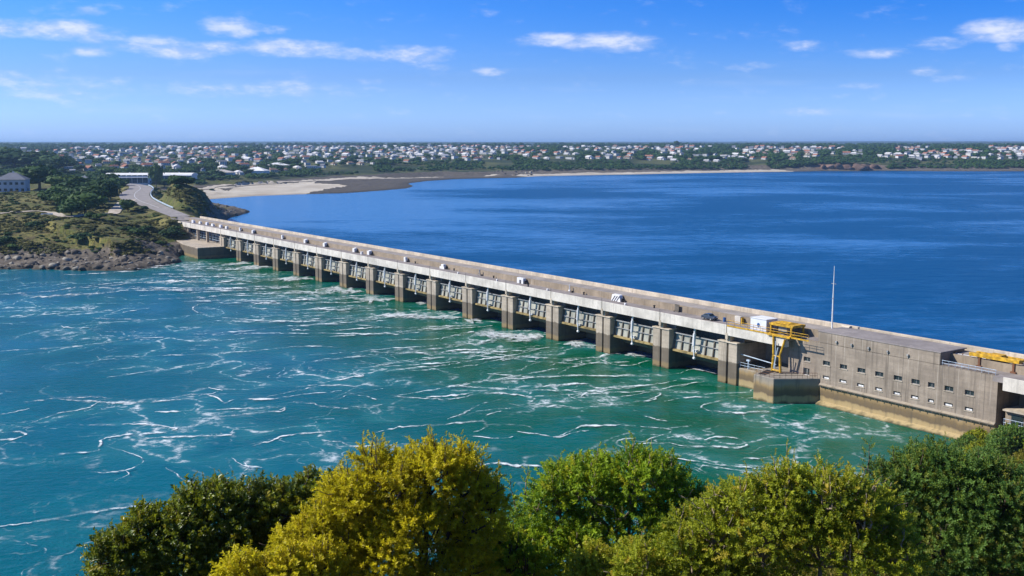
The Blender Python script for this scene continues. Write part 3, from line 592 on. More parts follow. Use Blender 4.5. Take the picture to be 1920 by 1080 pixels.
# ------------------------------------------------------------------ near hillside
nshore = [dam_pt(-140, 4)[:2], dam_pt(-62, 4.5)[:2], dam_pt(-57.5, 2.2)[:2]] + [at(x, y)[:2] for x, y in [(1815, 835), (1770, 868), (1690, 925), (1600, 975), (1480, 1030), (1200, 1110), (700, 1190), (200, 1260), (-400, 1320)]]
nshore = np.array(nshore); near_poly = np.vstack([nshore, [(-160, 20), (-200, -160), (320, -160), (320, 60)]])
def near_height(X, Y):
    d, _ = seg_dist(nshore, X, Y); d = np.where(inside(near_poly, X, Y), d, -d); r = np.hypot(X, Y)
    dj = d + (fbm(X / 9., Y / 9., 33, 3) - .5) * 5 * sstep(0, 8, d)
    h = np.interp(dj, [-20, 0, 2, 10, 40, 70, 85, 100, 108, 130], [-6, -.3, 1.3, 4.4, 17, 27.5, 32, 38, 45, 47])
    lim = np.where(Y > -2, np.where(r < 45, 47.3 - .47 * r, 26.2 + 0 * r), 47.2)
    h = np.minimum(h, np.maximum(lim, 0)); ww = (X - P0[0]) * DN[0] + (Y - P0[1]) * DN[1]
    h = h + (fbm(X / 4., Y / 4., 35, 4) - .5) * 1.2 * sstep(0, 8, d)
    return np.where(ww > -9, np.minimum(h, 4.6 + np.clip(-ww, 0, 20) * .4), h)
NX, NY = np.meshgrid(np.arange(-190, 320, 1.5), np.arange(-150, 262, 1.5)); NZ = near_height(NX, NY)
def ground_near(X, Y): return float(near_height(np.array([X]), np.array([Y]))[0])
def hill_mat():
    m, T, out = new_mat('hillside'); p = pos(T); z = sep(T, p)[2]
    n1 = T.noise(p, .25, 5, .6); n2 = T.noise(p, 1.4, 5, .65)
    c = T.mix(T.ss(.4, .65, n1), (.035, .045, .015), (.10, .085, .035)); c = T.mix(T.ss(.5, .7, n2), c, (.05, .04, .02))
    c = T.mix(T.ss(5.5, 3., z), c, T.mix(n2, (.16, .135, .10), (.36, .31, .24))); c = T.mix(T.ss(.9, .2, z), c, (.06, .05, .035))
    bsdf(T, out, c, .95, .1, n2, .4, .7); return m
me = grid_mesh('hillside', NX, NY, NZ, NZ > -3, None)
tag(new_obj('hillside', me, None, [hill_mat()]), kind='structure')

# ------------------------------------------------------------------ the dam
def on_dam(name, u, w_, z, **kw): return empty(name, dam_pt(u, w_, z), ANG, **kw)
dam = on_dam('dam', 0, 0, 0, label='long concrete tidal barrage with a row of gated piers crossing the inlet', category='dam')
BAY = 20.; NP = 16; UE = 362.; UR = -150.
b = MB(True); b.box(-18.1, UE, .1, 4.8, 11.2, 12.); b.box(UR, -60.3, .1, 4.8, 11.2, 12.); b.box(-60.3, -18.1, 2.52, 4.8, 11.76, 12.); b.build('lower_deck', M['deck'], dam)
# girder under the deck edge, one length per bay, open joints between
SEG = [(UR, -62.3), ] + [(-18.2, -2.6)] + [(20 * i - 2.5, 20 * i + 17.42) for i in range(0, 18)]
for (a, c) in SEG:
    b = MB(True); b.extr([(-.35, 10.1), (.5, 10.1), (.5, 11.19), (.09, 11.19), (.09, 12.05), (-.2, 12.28), (-.35, 12.28)], a, min(c, 361)); b.build('edge_beam', M['white'], dam, .04)
b = MB(True); b.box(UR, 356, 4.8, 5.25, 11.0, 13.42); b.build('retaining_wall', M['wallc'], dam)
b = MB(True); b.box(UR, UE + 2, 5.25, 10.2, 12.6, 13.3); b.build('upper_roadway', M['roadway'], dam)
b = MB(True); b.extr([(10.2, 11.), (10.75, 11.), (10.75, 14.15), (10.68, 14.22), (10.27, 14.22), (10.2, 14.15)], UR, 356); b.build('parapet', M['parapet'], dam)
b = MB(True); b.box(UR, 322, 8.6, 10.2, -6, 12.6); b.build('upstream_wall', M['conc'], dam)
def pier(i):
    u = BAY * i; b = MB(True)
    b.box(u - 2.35, u, 0, 8.6, -6, 8.55); b.box(u - 5.2, u - 2.8, 0.05, 8.6, -6, 8.55); b.box(u - 2.8, u - 2.35, .7, 8.6, -6, 8.5)
    p_ = b.build('pier', M['conc'], dam, .06)
    b = MB(True); b.box(u - 5.35, u + .12, -.18, 2.2, 8.56, 8.82); b.build('pier_cap', M['parapet'], p_, .03)
    b = MB(True); b.box(u - 3.2, u - 2.0, .0, 1.3, 8.83, 10.1); b.box(u - 2.95, u - 2.25, -.42, .0, 9.3, 10.6); b.build('bearing_post', M['parapet'], p_, .04)
    b = MB(True); b.box(u - 4.9, u - .3, 2.4, 8.5, 8.56, 11.1); b.build('pier_head', M['conc'], p_)
for i in range(0, NP): pier(i)
def gate(i):
    """leaning tide gate between pier i and pier i+1"""
    u0, u1 = BAY * i + .06, BAY * i + 14.74; dz = random.Random(i * 7 + 1).uniform(-.3, .22); zb, zt = 4.75 + dz, 8.05 + dz * .6; wb, wt = 1.15, 1.6
    b = MB(True); b.extr([(wb + .25, zb), (wb + .45, zb), (wt + .45, zt), (wt + .25, zt)], u0, u1)
    b.cur = 1
    for k in range(7):
        u = u0 + .25 + k * (u1 - u0 - .5) / 6
        if k == 3: continue
        b.add([(u - .13, wb - .12, zb), (u + .13, wb - .12, zb), (u + .13, wt - .05, zt), (u - .13, wt - .05, zt), (u - .13, wb + .27, zb), (u + .13, wb + .27, zb), (u + .13, wt + .27, zt), (u - .13, wt + .27, zt)],
              [(0, 1, 2, 3), (4, 7, 6, 5), (0, 4, 5, 1), (3, 2, 6, 7), (0, 3, 7, 4), (1, 5, 6, 2)])
    b.cur = 2
    for z in (6.35,):
        t = (z - zb) / (zt - zb); ww = wb + t * (wt - wb) - .05; b.box(u0, u1, ww - .02, ww + .3, z, z + .14)
    b.box(u0, u1, wt - .25, wt + .5, zt, zt + .22); g = b.build('gate', [M['gate'], M['rib'], M['steel']], dam)
    b = MB(True); b.box(u0, u1, wb - .4, wb + .6, zb - .42, zb); b.build('sill_beam', M['rust'], g)
    b = MB(True); prof = [(1.0 + 2.6 * math.sin(t), zb - .45 - 1.35 * (1 - math.cos(t)) * 1.0) for t in np.linspace(0, 1.5, 7)]
    b.extr([(1.0, zb - .42)] + prof + [(4.2, zb - 2.15), (4.2, zb - .42)], u0 + .02, u1 - .02); b.build('gate_lip', M['conc'], g)
    b = MB(True); um = (u0 + u1) / 2; b.tube((um, .62, 10.4), (um, .45, 8.9), .24, n=10); b.tube((um, .45, 8.9), (um, .3, 6.3), .36, .33, n=10); b.tube((um, .3, 6.3), (um, .45, 3.7), .17, .15, n=10); b.tube((um - .25, .45, 3.6), (um + .25, .45, 3.6), .26, n=10)
    b.box(um - .5, um + .5, .45, 1.2, 5.0, 5.4)
    b.build('hoist_ram', M['wpaint'], g, smooth=False)
for i in range(0, NP - 1): gate(i)
# far-bank columns carrying the last spans
for u in (318, 331, 344, 355):
    b = MB(True); b.box(u - .55, u + .55, .3, 1.4, 3.5, 11.2); b.box(u - .55, u + .55, 7., 8.1, 3.5, 11.2); b.build('column', M['conc'], dam, .04)
b = MB(True)
for z in (6.3, 7.4, 8.6): b.box(300.3, 350, 2.2, 2.35, z, z + .12)
for u in np.arange(303, 350, 4.): b.box(u, u + .12, 2.2, 2.32, 4.8, 8.8)
b.build('frame', M['bluerail'], dam)
# quay at the far bank and bastion by the powerhouse: stepped platforms that belong to the dam
def deck_poly(name, poly, z0, z1, mat): 
    b = MB(True); b.prism(poly, z0, z1); return b.build(name, mat, dam, .08)
deck_poly('quay', [(294.9, -11.5), (294.9, 1.2), (345, 1.2), (340, -7), (316, -11.)], -6, 4.9, M['conc'])
deck_poly('quay', [(300.1, 1.25), (345, 1.25), (345, 8.5), (300.1, 8.5)], -6, 4.86, M['conc'])
deck_poly('platform', [(-.04, .45), (-.04, 8.5), (-25, 8.5), (-25, 3.0), (-12.5, .6)], -6, 3.75, M['plinth'])
deck_poly('bastion', [(-12.6, .3), (-14.9, -5.45), (-19.75, -5.3), (-24.6, 1.95), (-24.6, 6), (-12.6, 6)], -6, 4.85, M['plinth'])
b = MB(True); b.prism([(-13.4, -.1), (-15., -4.4), (-16.6, -4.2), (-15.6, -.1)], 4.855, 4.87); b.build('hatch', M['dark'], dam)  # thin dark sheet standing in for the darkness of an open gap
b = MB(True)
pts = [(-15.2, -5.2), (-19.6, -5.05), (-22.1, -1.4), (-24.4, 1.6)]
for p_, q_ in zip(pts[:-1], pts[1:]):
    n = 4
    for k in range(n + 1): x = p_[0] + (q_[0] - p_[0]) * k / n; y = p_[1] + (q_[1] - p_[1]) * k / n; b.bar((x, y, 4.85), (x, y, 5.9), .05)
    for z in (5.4, 5.9): b.bar((*p_, z), (*q_, z), .05)
b.build('platform_rail', M['brown'], dam)
b = MB(True)
for k in range(10): u = -.6 - k * 1.25; b.bar((u, .7, 3.75), (u, .7, 4.9), .06)
for z in (4.35, 4.9): b.bar((-.4, .7, z), (-12.2, .7, z), .06)
b.tube((-1.0, 1.5, 8.0), (-4.5, 1.2, 6.5), .12); b.tube((-4.5, 1.2, 6.5), (-14.5, 1.2, 5.9), .1); b.tube((-4.5, 1.2, 6.5), (-5., 1.2, 4.6), .09); b.tube((-7.5, 1.0, 3.8), (-7.5, 1., 5.6), .14); b.box(-7.9, -7.1, .8, 1.2, 5.4, 5.7)
b.build('walkway', M['bluerail'], dam)
b = MB(True)
for k in range(13): u = -2.9 - k * 1.72; b.bar((u, -.3, 12.28), (u, -.3, 13.25), .07)
for z in (12.75, 13.25): b.bar((-2.7, -.3, z), (-23.4, -.3, z), .07)
b.box(-23.6, -2.7, -.42, -.36, 12.0, 12.3); b.build('yellow_rail', M['yellow'], dam)
# thin handrail along the crest edge: posts at every joint
b = MB(True)
for k in range(0, 19): u = 20 * k - 2.55; b.bar((u, -.38, 10.3), (u, -.38, 13.1), .09)
b.build('joint_post', M['wallc'], dam)

# ------------------------------------------------------------------ powerhouse
ph = on_dam('powerhouse', -16.9, 2, 0, label='long grey brown concrete powerhouse with two rows of small square windows', category='powerhouse')
def L(u): return u + 16.9                    # local u
WU = [(-20.59, -22.18), (-25.16, -26.81), (-29.09, -30.69), (-33.01, -34.68), (-36.81, -38.53), (-40.71, -42.38), (-44.26, -45.89), (-47.5, -48.78), (-50.66, -52.3), (-54.4, -56.07)]
WL = [(-25.3, -26.82), (-29.12, -30.71), (-33.04, -34.58), (-36.96, -38.45), (-40.75, -42.2), (-44.32, -45.82), (-47.67, -48.82), (-50.72, -52.36), (-54.57, -56.06)]
holes = [(L(c), L(a), 7.58, 8.45, 'u') for a, c in WU] + [(L(c), L(a), 4.98, 5.6, 'l') for a, c in WL] + [(L(-22.1), L(-20.6), 4.9, 6.3, 'd')]
E0, E1, HI0, HI1 = L(-60.1), 0., L(-49.6), L(-23.85)
def wall_cells(b, x0, x1, z0, z1, holes, dep=.45):
    xs = sorted({x0, x1, *[h[0] for h in holes], *[h[1] for h in holes]}); zs = sorted({z0, z1, *[h[2] for h in holes], *[h[3] for h in holes]})
    for i in range(len(xs) - 1):
        for j in range(len(zs) - 1):
            cx, cz = (xs[i] + xs[i + 1]) / 2, (zs[j] + zs[j + 1]) / 2
            if any(h[0] < cx < h[1] and h[2] < cz < h[3] for h in holes): continue
            b.add([(xs[i], 0, zs[j]), (xs[i + 1], 0, zs[j]), (xs[i + 1], 0, zs[j + 1]), (xs[i], 0, zs[j + 1])], [(0, 1, 2, 3)])
    for h in holes:
        a, c, e, f = h[:4]; b.add([(a, 0, e), (c, 0, e), (c, 0, f), (a, 0, f), (a, dep, e), (c, dep, e), (c, dep, f), (a, dep, f)], [(0, 1, 5, 4), (1, 2, 6, 5), (2, 3, 7, 6), (3, 0, 4, 7)])
b = MB(True); wall_cells(b, E0, E1, 4.1, 11.75, holes); wo_ = b.build('front_wall', M['power'], ph)
b = MB(True); b.box(E0, E1, .5, 6.55, -5, 11.74); b.box(E0, E0 + .02, 0, .5, 4.1, 11.74); b.box(E1 - .02, E1, 0, .5, 4.1, 11.74); b.box(E0, E1, 0., .5, 11.70, 11.75); b.build('body', M['power'], ph)
b = MB(True); b.box(HI0, HI1, 0, 3.6, 11.76, 13.75); b.build('upper_block', M['power'], ph, .04)
b = MB(True); b.box(HI0 - .1, HI1 + .1, -.08, 7.5, 13.76, 13.95); b.build('roof', M['deck'], ph, .03)
b = MB(True); b.box(HI0 + .3, HI1 - .3, 3.6, 7.4, 11.76, 13.75); b.build('upper_block', M['wallc'], ph)
b = MB(True); b.extr([(-.04, -6), (-.04, 3.5), (-.35, 3.5), (-.35, 3.8), (0.0, 4.1), (.5, 4.1), (.5, -6)], E0, L(-24.7)); b.extr([(-1.1, -6), (-1.1, .25), (-.04, .7), (-.04, -6)], E0 + 1., L(-24.7)); b.build('plinth', M['plinth'], ph, .03)
b = MB(True); b.box(E0, L(-24.7), -.5, -.36, 3.62, 3.74)
for k in range(24): u = E0 + 1 + k * 1.45; b.box(u, u + .1, -.48, -.36, 3.3, 3.62)
b.build('pipe', M['rib'], ph)
for (a, c, e, f, t) in holes:
    b = MB(True); q = .07
    b.box(a, c, .22, .32, e, e + q); b.box(a, c, .22, .32, f - q, f); b.box(a, a + q, .22, .32, e + q, f - q); b.box(c - q, c, .22, .32, e + q, f - q); b.box((a + c) / 2 - .03, (a + c) / 2 + .03, .23, .31, e + q, f - q)
    wn = b.build('door' if t == 'd' else 'window', M['steel'] if t != 'd' else M['wpaint'], ph)
    b = MB(True); b.box(a + q, c - q, .275, .285, e + q, f - q); b.build('pane', M['glass'], wn)
    if t == 'l':
        b = MB(True); b.box(a + .3, c - q, .235, .27, e + q, e + .34); b.build('blind', M['wpaint'], wn)
    b = MB(True); b.box(a - .12, c + .12, -.1, .2, e - .1, e - .004); b.build('sill', M['parapet'], wn)
b = MB(True)
for k in range(9): u = L(-49.9) - k * 1.2; b.bar((u, .2, 11.75), (u, .2, 12.6), .06)
for z in (12.15, 12.6): b.bar((L(-49.8), .2, z), (L(-59.6), .2, z), .06)
b.build('roof_railing', M['bluerail'], ph)
for u in (-28.2, -31.6, -35.3, -39.3, -43.4): b = MB(True); b.box(L(u) - .16, L(u) + .16, -.3, 0, 12.3, 12.62); b.box(L(u) - .05, L(u) + .05, -.14, 0, 11.9, 12.3); b.build('wall_lamp', M['steel'], ph)
hut = on_dam('gatehouse', -61.0, 2.4, 0, label='small pale concrete annexe with an open landing at the end of the powerhouse', category='annexe')
b = MB(True); b.box(-3.6, -.1, .6, 4., 3., 6.2); b.build('wall', M['wallc'], hut, .03)
b = MB(True); b.box(-3.9, 0, -.1, 4.2, 6.2, 6.45); b.box(-4.2, -3.9, -.1, 4.2, 4.2, 6.7); b.build('roof', M['parapet'], hut)
b = MB(True); b.box(-3.2, -1.2, .5, .6, 4., 5.7); b.build('window', M['glass'], hut)
b = MB(True)
for z in (4.3, 4.9): b.bar((-3.6, 0, z), (-.2, 0, z), .06)
for k in range(4): b.bar((-.3 - k, 0, 3.4), (-.3 - k, 0, 4.9), .06)
b.build('railing', M['bluerail'], hut)

# ------------------------------------------------------------------ cranes, cabin, mast, car and other things on the crest
def crane_a():
    c = on_dam('gantry_crane', -16.2, 1.5, 12., label='yellow gantry crane over the deck edge beside the white cabin, its legs reaching the bastion', category='crane')
    for x in (-2.55, 2.55):
        for y in (-1.1, 2.3): b = MB(True); b.box(x - .16, x + .16, y - .16, y + .16, .35, 1.8); b.build('leg', M['yellow'], c, .03)
    b = MB(True)
    for y in (-1.1, 2.3): b.box(-2.95, 2.95, y - .18, y + .18, 1.8, 2.22)
    for x in (-2.65, -.9, .9, 2.65): b.box(x - .2, x + .2, -.82, 2.02, 1.78, 2.2)
    b.box(-2.9, 2.9, -.8, 2.0, 2.2, 2.27); b.add([(-1.6, -1., 2.3), (1.6, -1., 2.3), (1.1, .5, 2.6), (-1.1, .5, 2.6), (-1.6, 2., 2.3), (1.6, 2., 2.3)], [(0, 1, 2, 3), (3, 2, 5, 4), (0, 3, 4), (1, 5, 2), (0, 4, 5, 1)])
    b.build('girder', M['yellow'], c, .03)
    b = MB(True)
    for x in (-2.55, 2.55): b = MB(True); b.box(x - .35, x + .35, -1.6, 2.8, .02, .34); b.build('bogie', M['yellow'], c, .03)
    b = MB(True); b.box(-1.1, 1.1, -.7, .9, .75, 1.75); b.build('winch', M['steel'], c, .05)
    b = MB(True); b.tube((1.0, -2.1, .1), (.7, -2.25, -3.9), .2); b.tube((.7, -2.25, -3.9), (.9, -2.3, -6.95), .24); b.tube((-1.9, -2.1, -.4), (-.9, -2.25, -3.6), .2); b.tube((-.9, -2.25, -3.6), (-1.2, -2.3, -6.95), .24)
    b.tube((-1.2, -2.3, -6.7), (.9, -2.3, -6.7), .2); b.tube((-.9, -2.25, -3.9), (.7, -2.25, -3.9), .13); b.box(-3.1, 2.6, -2.2, -1.3, -.1, .24); b.build('hanging_leg', M['yellow'], c)
    b = MB(True); b.tube((.2, -2.3, -1.), (.2, -2.3, -6.4), .08); b.tube((-.4, -2.3, -2.2), (.5, -2.3, -6.4), .12); b.build('hose', M['bluerail'], c)
crane_a()
def crane_b():
    c = on_dam('gantry_crane', -57.6, 5.6, 12., label='low yellow gantry crane with brown legs on the crest past the powerhouse roof', category='crane')
    b = MB(True); b.box(-4.4, 4.4, -1.1, -.5, 1.7, 2.3); b.box(-4.4, 4.4, 1.0, 1.5, 1.7, 2.2); b.box(-4.2, -3.6, -.5, 1.0, 1.75, 2.15); b.box(3.6, 4.2, -.5, 1.0, 1.75, 2.15); b.box(-1., 1.2, -.5, 1., 1.9, 2.5); b.build('girder', M['yellow'], c, .03)
    for x in (-3.4, 2.6):
        for y in (-.8, 1.25): b = MB(True); b.box(x - .2, x + .2, y - .2, y + .2, .3, 1.7); b.box(x - .5, x + .5, y - .25, y + .25, 0, .3); b.build('leg', M['brown'], c, .03)
    b = MB(True); b.box(-1.6, 1., -.4, .9, .7, 1.69); b.build('winch', M['dark'], c, .05)
crane_b()
cab = on_dam('site_cabin', -10.6, 1.7, 12., label='white box cabin with a blue plate on the lower deck beside the yellow crane', category='cabin')
b = MB(True); b.box(-2.1, 2.1, -1.6, 1.6, .15, 2.55); b.build('body', M['cabinw'], cab, .04)
b = MB(True); b.box(-2.2, 2.2, -1.7, 1.7, 2.55, 2.68); b.build('roof', M['wpaint'], cab, .03)
b = MB(True); b.prism([(-.35 + .38 * math.cos(t), 1.35 + .42 * math.sin(t)) for t in np.linspace(0, 6.28, 13)[:-1]], 0, .03)
b.v = [(x, -(-1.63 - z), -y) if False else (x + .3, 1.60 + z, -y) for x, y, z in b.v]; b.build('plate', M['blue'], cab)
b = MB(True); b.box(-2.13, -2.1, -.4, .4, .2, 2.1); b.build('door', M['steel'], cab)
b = MB(True)
for y in (-1.2, 1.2): b.box(-2., 2., y - .15, y + .15, 0, .15)
b.build('skid', M['steel'], cab)
mast = on_dam('mast', -23.6, 6.2, 13.3, label='tall thin white mast standing on the crest behind the powerhouse', category='mast')
b = MB(True); b.tube((0, 0, .3), (0, 0, 7.), .16, .13, n=8); b.tube((0, 0, 7.), (0, 0, 12.6), .12, .05, n=8); b.build('pole', M['wpaint'], mast)
b = MB(True); b.box(-.5, .5, -.5, .5, 0, .3); b.build('base', M['white'], mast, .03)
b = MB(True); b.bar((-.6, 0, 9.2), (.6, 0, 9.2), .07); b.bar((0, -.4, 6.4), (0, .4, 6.4), .07); b.build('crossarm', M['steel'], mast)
car = on_dam('parked_car', 5.2, 2.5, 12., label='dark blue grey car parked on the lower deck left of the white cabin', category='car')
def car_body():
    b = MB(True); prof = [(-1.75, .3), (-1.78, .72), (-1.55, .85), (-.85, .92), (-.35, 1.32), (.75, 1.34), (1.35, .95), (1.72, .85), (1.76, .35)]
    n = len(prof); ys = [(-.78, 1.), (-.7, 1.)]
    b.add([(x, -.78 + (0.12 if z > 1. else 0), z) for x, z in prof] + [(x, .78 - (0.12 if z > 1. else 0), z) for x, z in prof], [tuple(range(n))[::-1], tuple(range(n, 2 * n))] + [(i, (i + 1) % n, n + (i + 1) % n, n + i) for i in range(n)]); return b
car_body().build('body', M['carpaint'], car, .05)
b = MB(True); b.add([(-.80, -.6, .95), (-.80, .6, .95), (-.40, .56, 1.28), (-.40, -.56, 1.28)], [(0, 1, 2, 3)]); b.v = [(x - .02, y, z + .02) for x, y, z in b.v]
b.box(-.3, .3, -.76, -.70, .98, 1.24); b.box(.38, .85, -.76, -.70, .98, 1.22); b.box(-.3, .3, .70, .76, .98, 1.24); b.box(.38, .85, .70, .76, .98, 1.22); b.build('window', M['glass'], car)
for x in (-1.1, 1.1):
    for y in (-.72, .72):
        b = MB(True); b.tube((x, y - .1, .32), (x, y + .1, .32), .32, n=14); wh = b.build('wheel', M['dark'], car)
        b = MB(True); b.tube((x, y - .11, .32), (x, y + .11, .32), .18, n=10); b.build('rim', M['steel'], wh)
for y in (-.55, .55): b = MB(True); b.box(-1.8, -1.76, y - .18, y + .18, .6, .74); b.build('headlight', M['wpaint'], car)

BX = [(285, 'slim pale grey cabinet at the far end of the deck wall, first from the headland', 0), (270, 'low white winch housing, second from the headland along the deck wall', 1), (239, 'narrow upright white cabinet, third from the headland along the deck wall', 2), (217, 'squat white winch box, fourth from the headland along the deck wall', 1), (200, 'wide white winch box with grey side, fifth from the headland along the deck wall', 3), (176, 'white winch box with a lean-to, sixth from the headland along the deck wall', 3),
      (165, 'tall white winch box with dark side, just past the small white bin', 1), (140, 'narrow upright white cabinet in the middle of the deck wall', 2), (117, 'white slope-fronted winch housing left of the small tripod', 4), (97, 'small dark tripod winch between two white housings', 5), (76.5, 'white winch housing with an arched opening against the deck wall', 6), (55.5, 'thin green and white post unit between the two white housings nearest the cabin', 7), (37, 'largest white winch housing with dark raking struts, nearest the cabin', 8)]
for u, lb, k in BX:
    e = on_dam('winch_housing' if k not in (5, 7) else 'winch_post', u, 4.0, 12., label=lb, category='winch', group='winch units along the deck wall'); b = MB(True)
    if k in (0, 2): b.box(-.5, .5, -.4, .4, 0, 1.5); b.box(-.75, -.5, -.3, .3, 0, .8)
    elif k in (1, 3): 
        b.box(-.9, .6, -.55, .5, .1, 1.35); b.extr([(-.6, 1.35), (.5, 1.35), (.5, 1.6)], -.9, .6)
    elif k == 4: b.prism([(-1.3, -.5), (1.3, -.5), (1.3, .5), (-1.3, .5)], 0, .7); b.box(-.9, .5, -.45, .5, .7, 1.4)
    elif k == 5: 
        for x, y in ((-.6, -.4), (.6, -.4), (0, .4)): b.tube((x, y, 0), (0, 0, 1.2), .09)
        b.tube((0, 0, 1.1), (0, 0, 1.7), .2)
    elif k == 6: b.box(-1.5, -.6, -.5, .5, 0, 1.5); b.box(-.6, .3, -.5, .5, .95, 1.5); b.box(.3, 1.4, -.5, .5, 0, 1.5); b.box(-.6, .3, .3, .5, 0, .95)
    elif k == 7: b.tube((0, 0, 0), (0, 0, 1.9), .14); b.tube((-.3, 0, .4), (.3, 0, .4), .22)
    else: 
        b.add([(-1.7, -.55, 0), (1.7, -.55, 0), (1.5, -.4, 1.5), (-1.2, -.4, 1.5), (-1.7, .55, 0), (1.7, .55, 0), (1.5, .5, 1.6), (-1.2, .5, 1.6)], [(0, 1, 2, 3), (4, 7, 6, 5), (0, 4, 5, 1), (3, 2, 6, 7), (0, 3, 7, 4), (1, 5, 6, 2)])
    b.build('housing' if k not in (5, 7) else 'stand', M['wpaint'] if k != 5 else M['steel'], e, .03)
    b = MB(True)
    if k in (1, 3, 6, 8, 4): b.box(-2.1, -1.75, -.3, .3, 0, .8); b.tube((-1.75, 0, .7), (-2.8, 0, .1), .1); b.tube((-1.75, .25, .9), (-2.5, .2, .1), .08); b.box(-1.75, -1.3, -.3, .3, 0.02, .45)
    else: b.box(-1.3, -.9, -.2, .2, 0, .45)
    b.build('motor', M['dark'], e, .03)
    if k == 8:
        b = MB(True)
        for x in (-.9, -.1, .7): b.tube((x + .6, -.56, .05), (x - .4, -.47, 1.3), .09)
        b.build('strut', M['dark'], e)
SM = [(168.5, 3.0, 'bin', 'small white bin beside the blue marker on the lower deck'), (90, 4.1, 'bollard', 0), (134, 4.1, 'bollard', 0), (111, 4.1, 'bollard', 0), (50, 4.2, 'bollard', 0), (70, 1.6, 'bollard', 0), (24, 3.9, 'bollard', 0), (61, 1.2, 'lamp_base', 0), (31, 1.3, 'lamp_base', 0), (84, 1.2, 'lamp_base', 0), (104, 1.2, 'lamp_base', 0), (1.6, 3.3, 'barrel', 'small blue barrel between the dark car and the white cabin'), (17, 4.2, 'board', 'dark upright board leaning on the deck wall behind the car')]
for u, ww, nm, lb in SM:
    b = MB(True)
    if nm == 'bollard': b.tube((0, 0, 0), (0, 0, .5), .22, .17, n=10); b.tube((0, 0, .5), (0, 0, .66), .3, .26, n=10); mt = M['dark']; lb = 'small black bollard at the foot of the deck wall' if ww > 3 else 'small black bollard standing near the deck edge'; gp = 'bollards on the lower deck'
    elif nm == 'lamp_base': b.box(-.2, .2, -.2, .2, 0, .35); b.box(-.3, .3, -.14, .14, .35, .5); mt = M['wpaint']; lb = 'small white floor lamp block along the edge of the lower deck'; gp = 'floor lamps on the lower deck'
    elif nm == 'board': b.box(-.7, .7, 0, .12, 0, 1.7); b.box(-.75, -.65, -.3, .1, 0, .2); b.box(.65, .75, -.3, .1, 0, .2); mt = M['rib']; gp = None
    elif nm == 'barrel': b.tube((0, 0, 0), (0, 0, .9), .32, n=12); b.tube((0, 0, .28), (0, 0, .34), .35, n=12); b.tube((0, 0, .6), (0, 0, .66), .35, n=12); mt = M['blue']; gp = None
    else: b.box(-.4, .4, -.35, .35, 0, .8); b.box(-.45, .45, -.4, .4, .8, .92); mt = M['wpaint']; gp = None
    o = b.build(nm, mt, None, .02); o.location = tuple(dam_pt(u, ww, 12.)); o.rotation_euler.z = ANG; tag(o, lb, nm.replace('_', ' '), gp)
fe = on_dam('barrier_fence', -52.4, 6.2, 12., label='low white panel fence with brown posts on the crest behind the powerhouse railing', category='fence')
for k in range(4):
    b = MB(True); b.box(-2.9 + k * 1.45, -1.55 + k * 1.45, -.06, .06, .1, 1.35); b.build('panel', M['wpaint'], fe, .02)
b = MB(True)
for k in range(5): b.box(-3.02 + k * 1.45, -2.92 + k * 1.45, -.12, .12, 0, 1.5)
b.build('post', M['brown'], fe)
for u, lb in ((-24.5, 'small cream kiosk dome by the parapet next to the tall mast'),):
    e = on_dam('kiosk', u, 9.4, 13.3, label=lb, category='kiosk'); b = MB(True); b.box(-.9, .9, -.5, .5, 0, .7); b.build('body', M['wpaint'], e, .05); b = MB(True); b.extr([(-.55, .7), (.55, .7), (.3, 1.0), (-.3, 1.)], -.95, .95); b.build('roof', M['parapet'], e, .03)
bk = on_dam('concrete_block', -1.4, 4.3, 12., label='cream concrete block with an orange post against the deck wall left of the white cabin', category='block'); b = MB(True); b.box(-.8, .8, -.35, .4, 0, 1.5); b.build('body', M['white'], bk, .04); b = MB(True); b.box(-1.2, -.95, -.3, .3, 0, 1.3); b.build('post', M['yellow'], bk)
for u, ww, n_ in ((300, 3.5, 0), (308, 3.6, 1), (318, 3.4, 2), (326, 3.6, 3), (335, 3.4, 4), (344, 3., 5)):   # pale crates on the lower deck by the headland
    b = MB(True); b.box(-1. - .3 * (n_ % 3), 1., -.5, .5, 0.06, 1.0 + .15 * (n_ % 2)); b.box(-.9, -.6, -.45, .45, 0, .06); b.box(.6, .9, -.45, .45, 0, .06); b.box(-.8, .8, -.4, .4, 1.0 + .15 * (n_ % 2), 1.2 + .15 * (n_ % 2))
    o = b.build('storage_box', M['cabinw'] if n_ % 2 else M['wpaint'], None, .03); o.location = tuple(dam_pt(u, ww, 12.)); o.rotation_euler.z = ANG
    tag(o, 'pale storage box on the lower deck where the dam meets the headland', 'box', 'storage boxes at the far end of the deck')

# ------------------------------------------------------------------ vegetation
def leaf_mat(name, c1, c2, c3, trans=.35, rough=.5, spec=.3):
    m, T, out = new_mat(name); a = T.n('ShaderNodeAttribute', attribute_name='tint').outputs['Color']; r, gq, bq = T.n('ShaderNodeSeparateColor', {0: a}).outputs[:3]
    c = T.mix(r, c1, c2); c = T.mix(gq, c, c3)
    b = T.n('ShaderNodeBsdfPrincipled', {'Base Color': c, 'Roughness': rough, 'Specular IOR Level': spec})
    t = T.n('ShaderNodeBsdfTranslucent', {0: T.mix(.3, c, (.5, .5, .03))}); mx = T.n('ShaderNodeMixShader', {0: trans, 1: b.outputs[0], 2: t.outputs[0]}); T.L.new(mx.outputs[0], out.inputs[0]); return m
def bark_mat(name, col):
    m, T, out = new_mat(name); p = T.n('ShaderNodeTexCoord').outputs['Object']; n = T.noise(T.scale(p, (3, 3, .8)), 4, 4)
    bsdf(T, out, T.mix(n, tuple(x * .5 for x in col), tuple(x * 1.4 for x in col)), .9, .2, n, .03, .6); return m
M['bark'] = bark_mat('bark', (.11, .085, .06)); M['palebark'] = bark_mat('pale_bark', (.30, .24, .17))

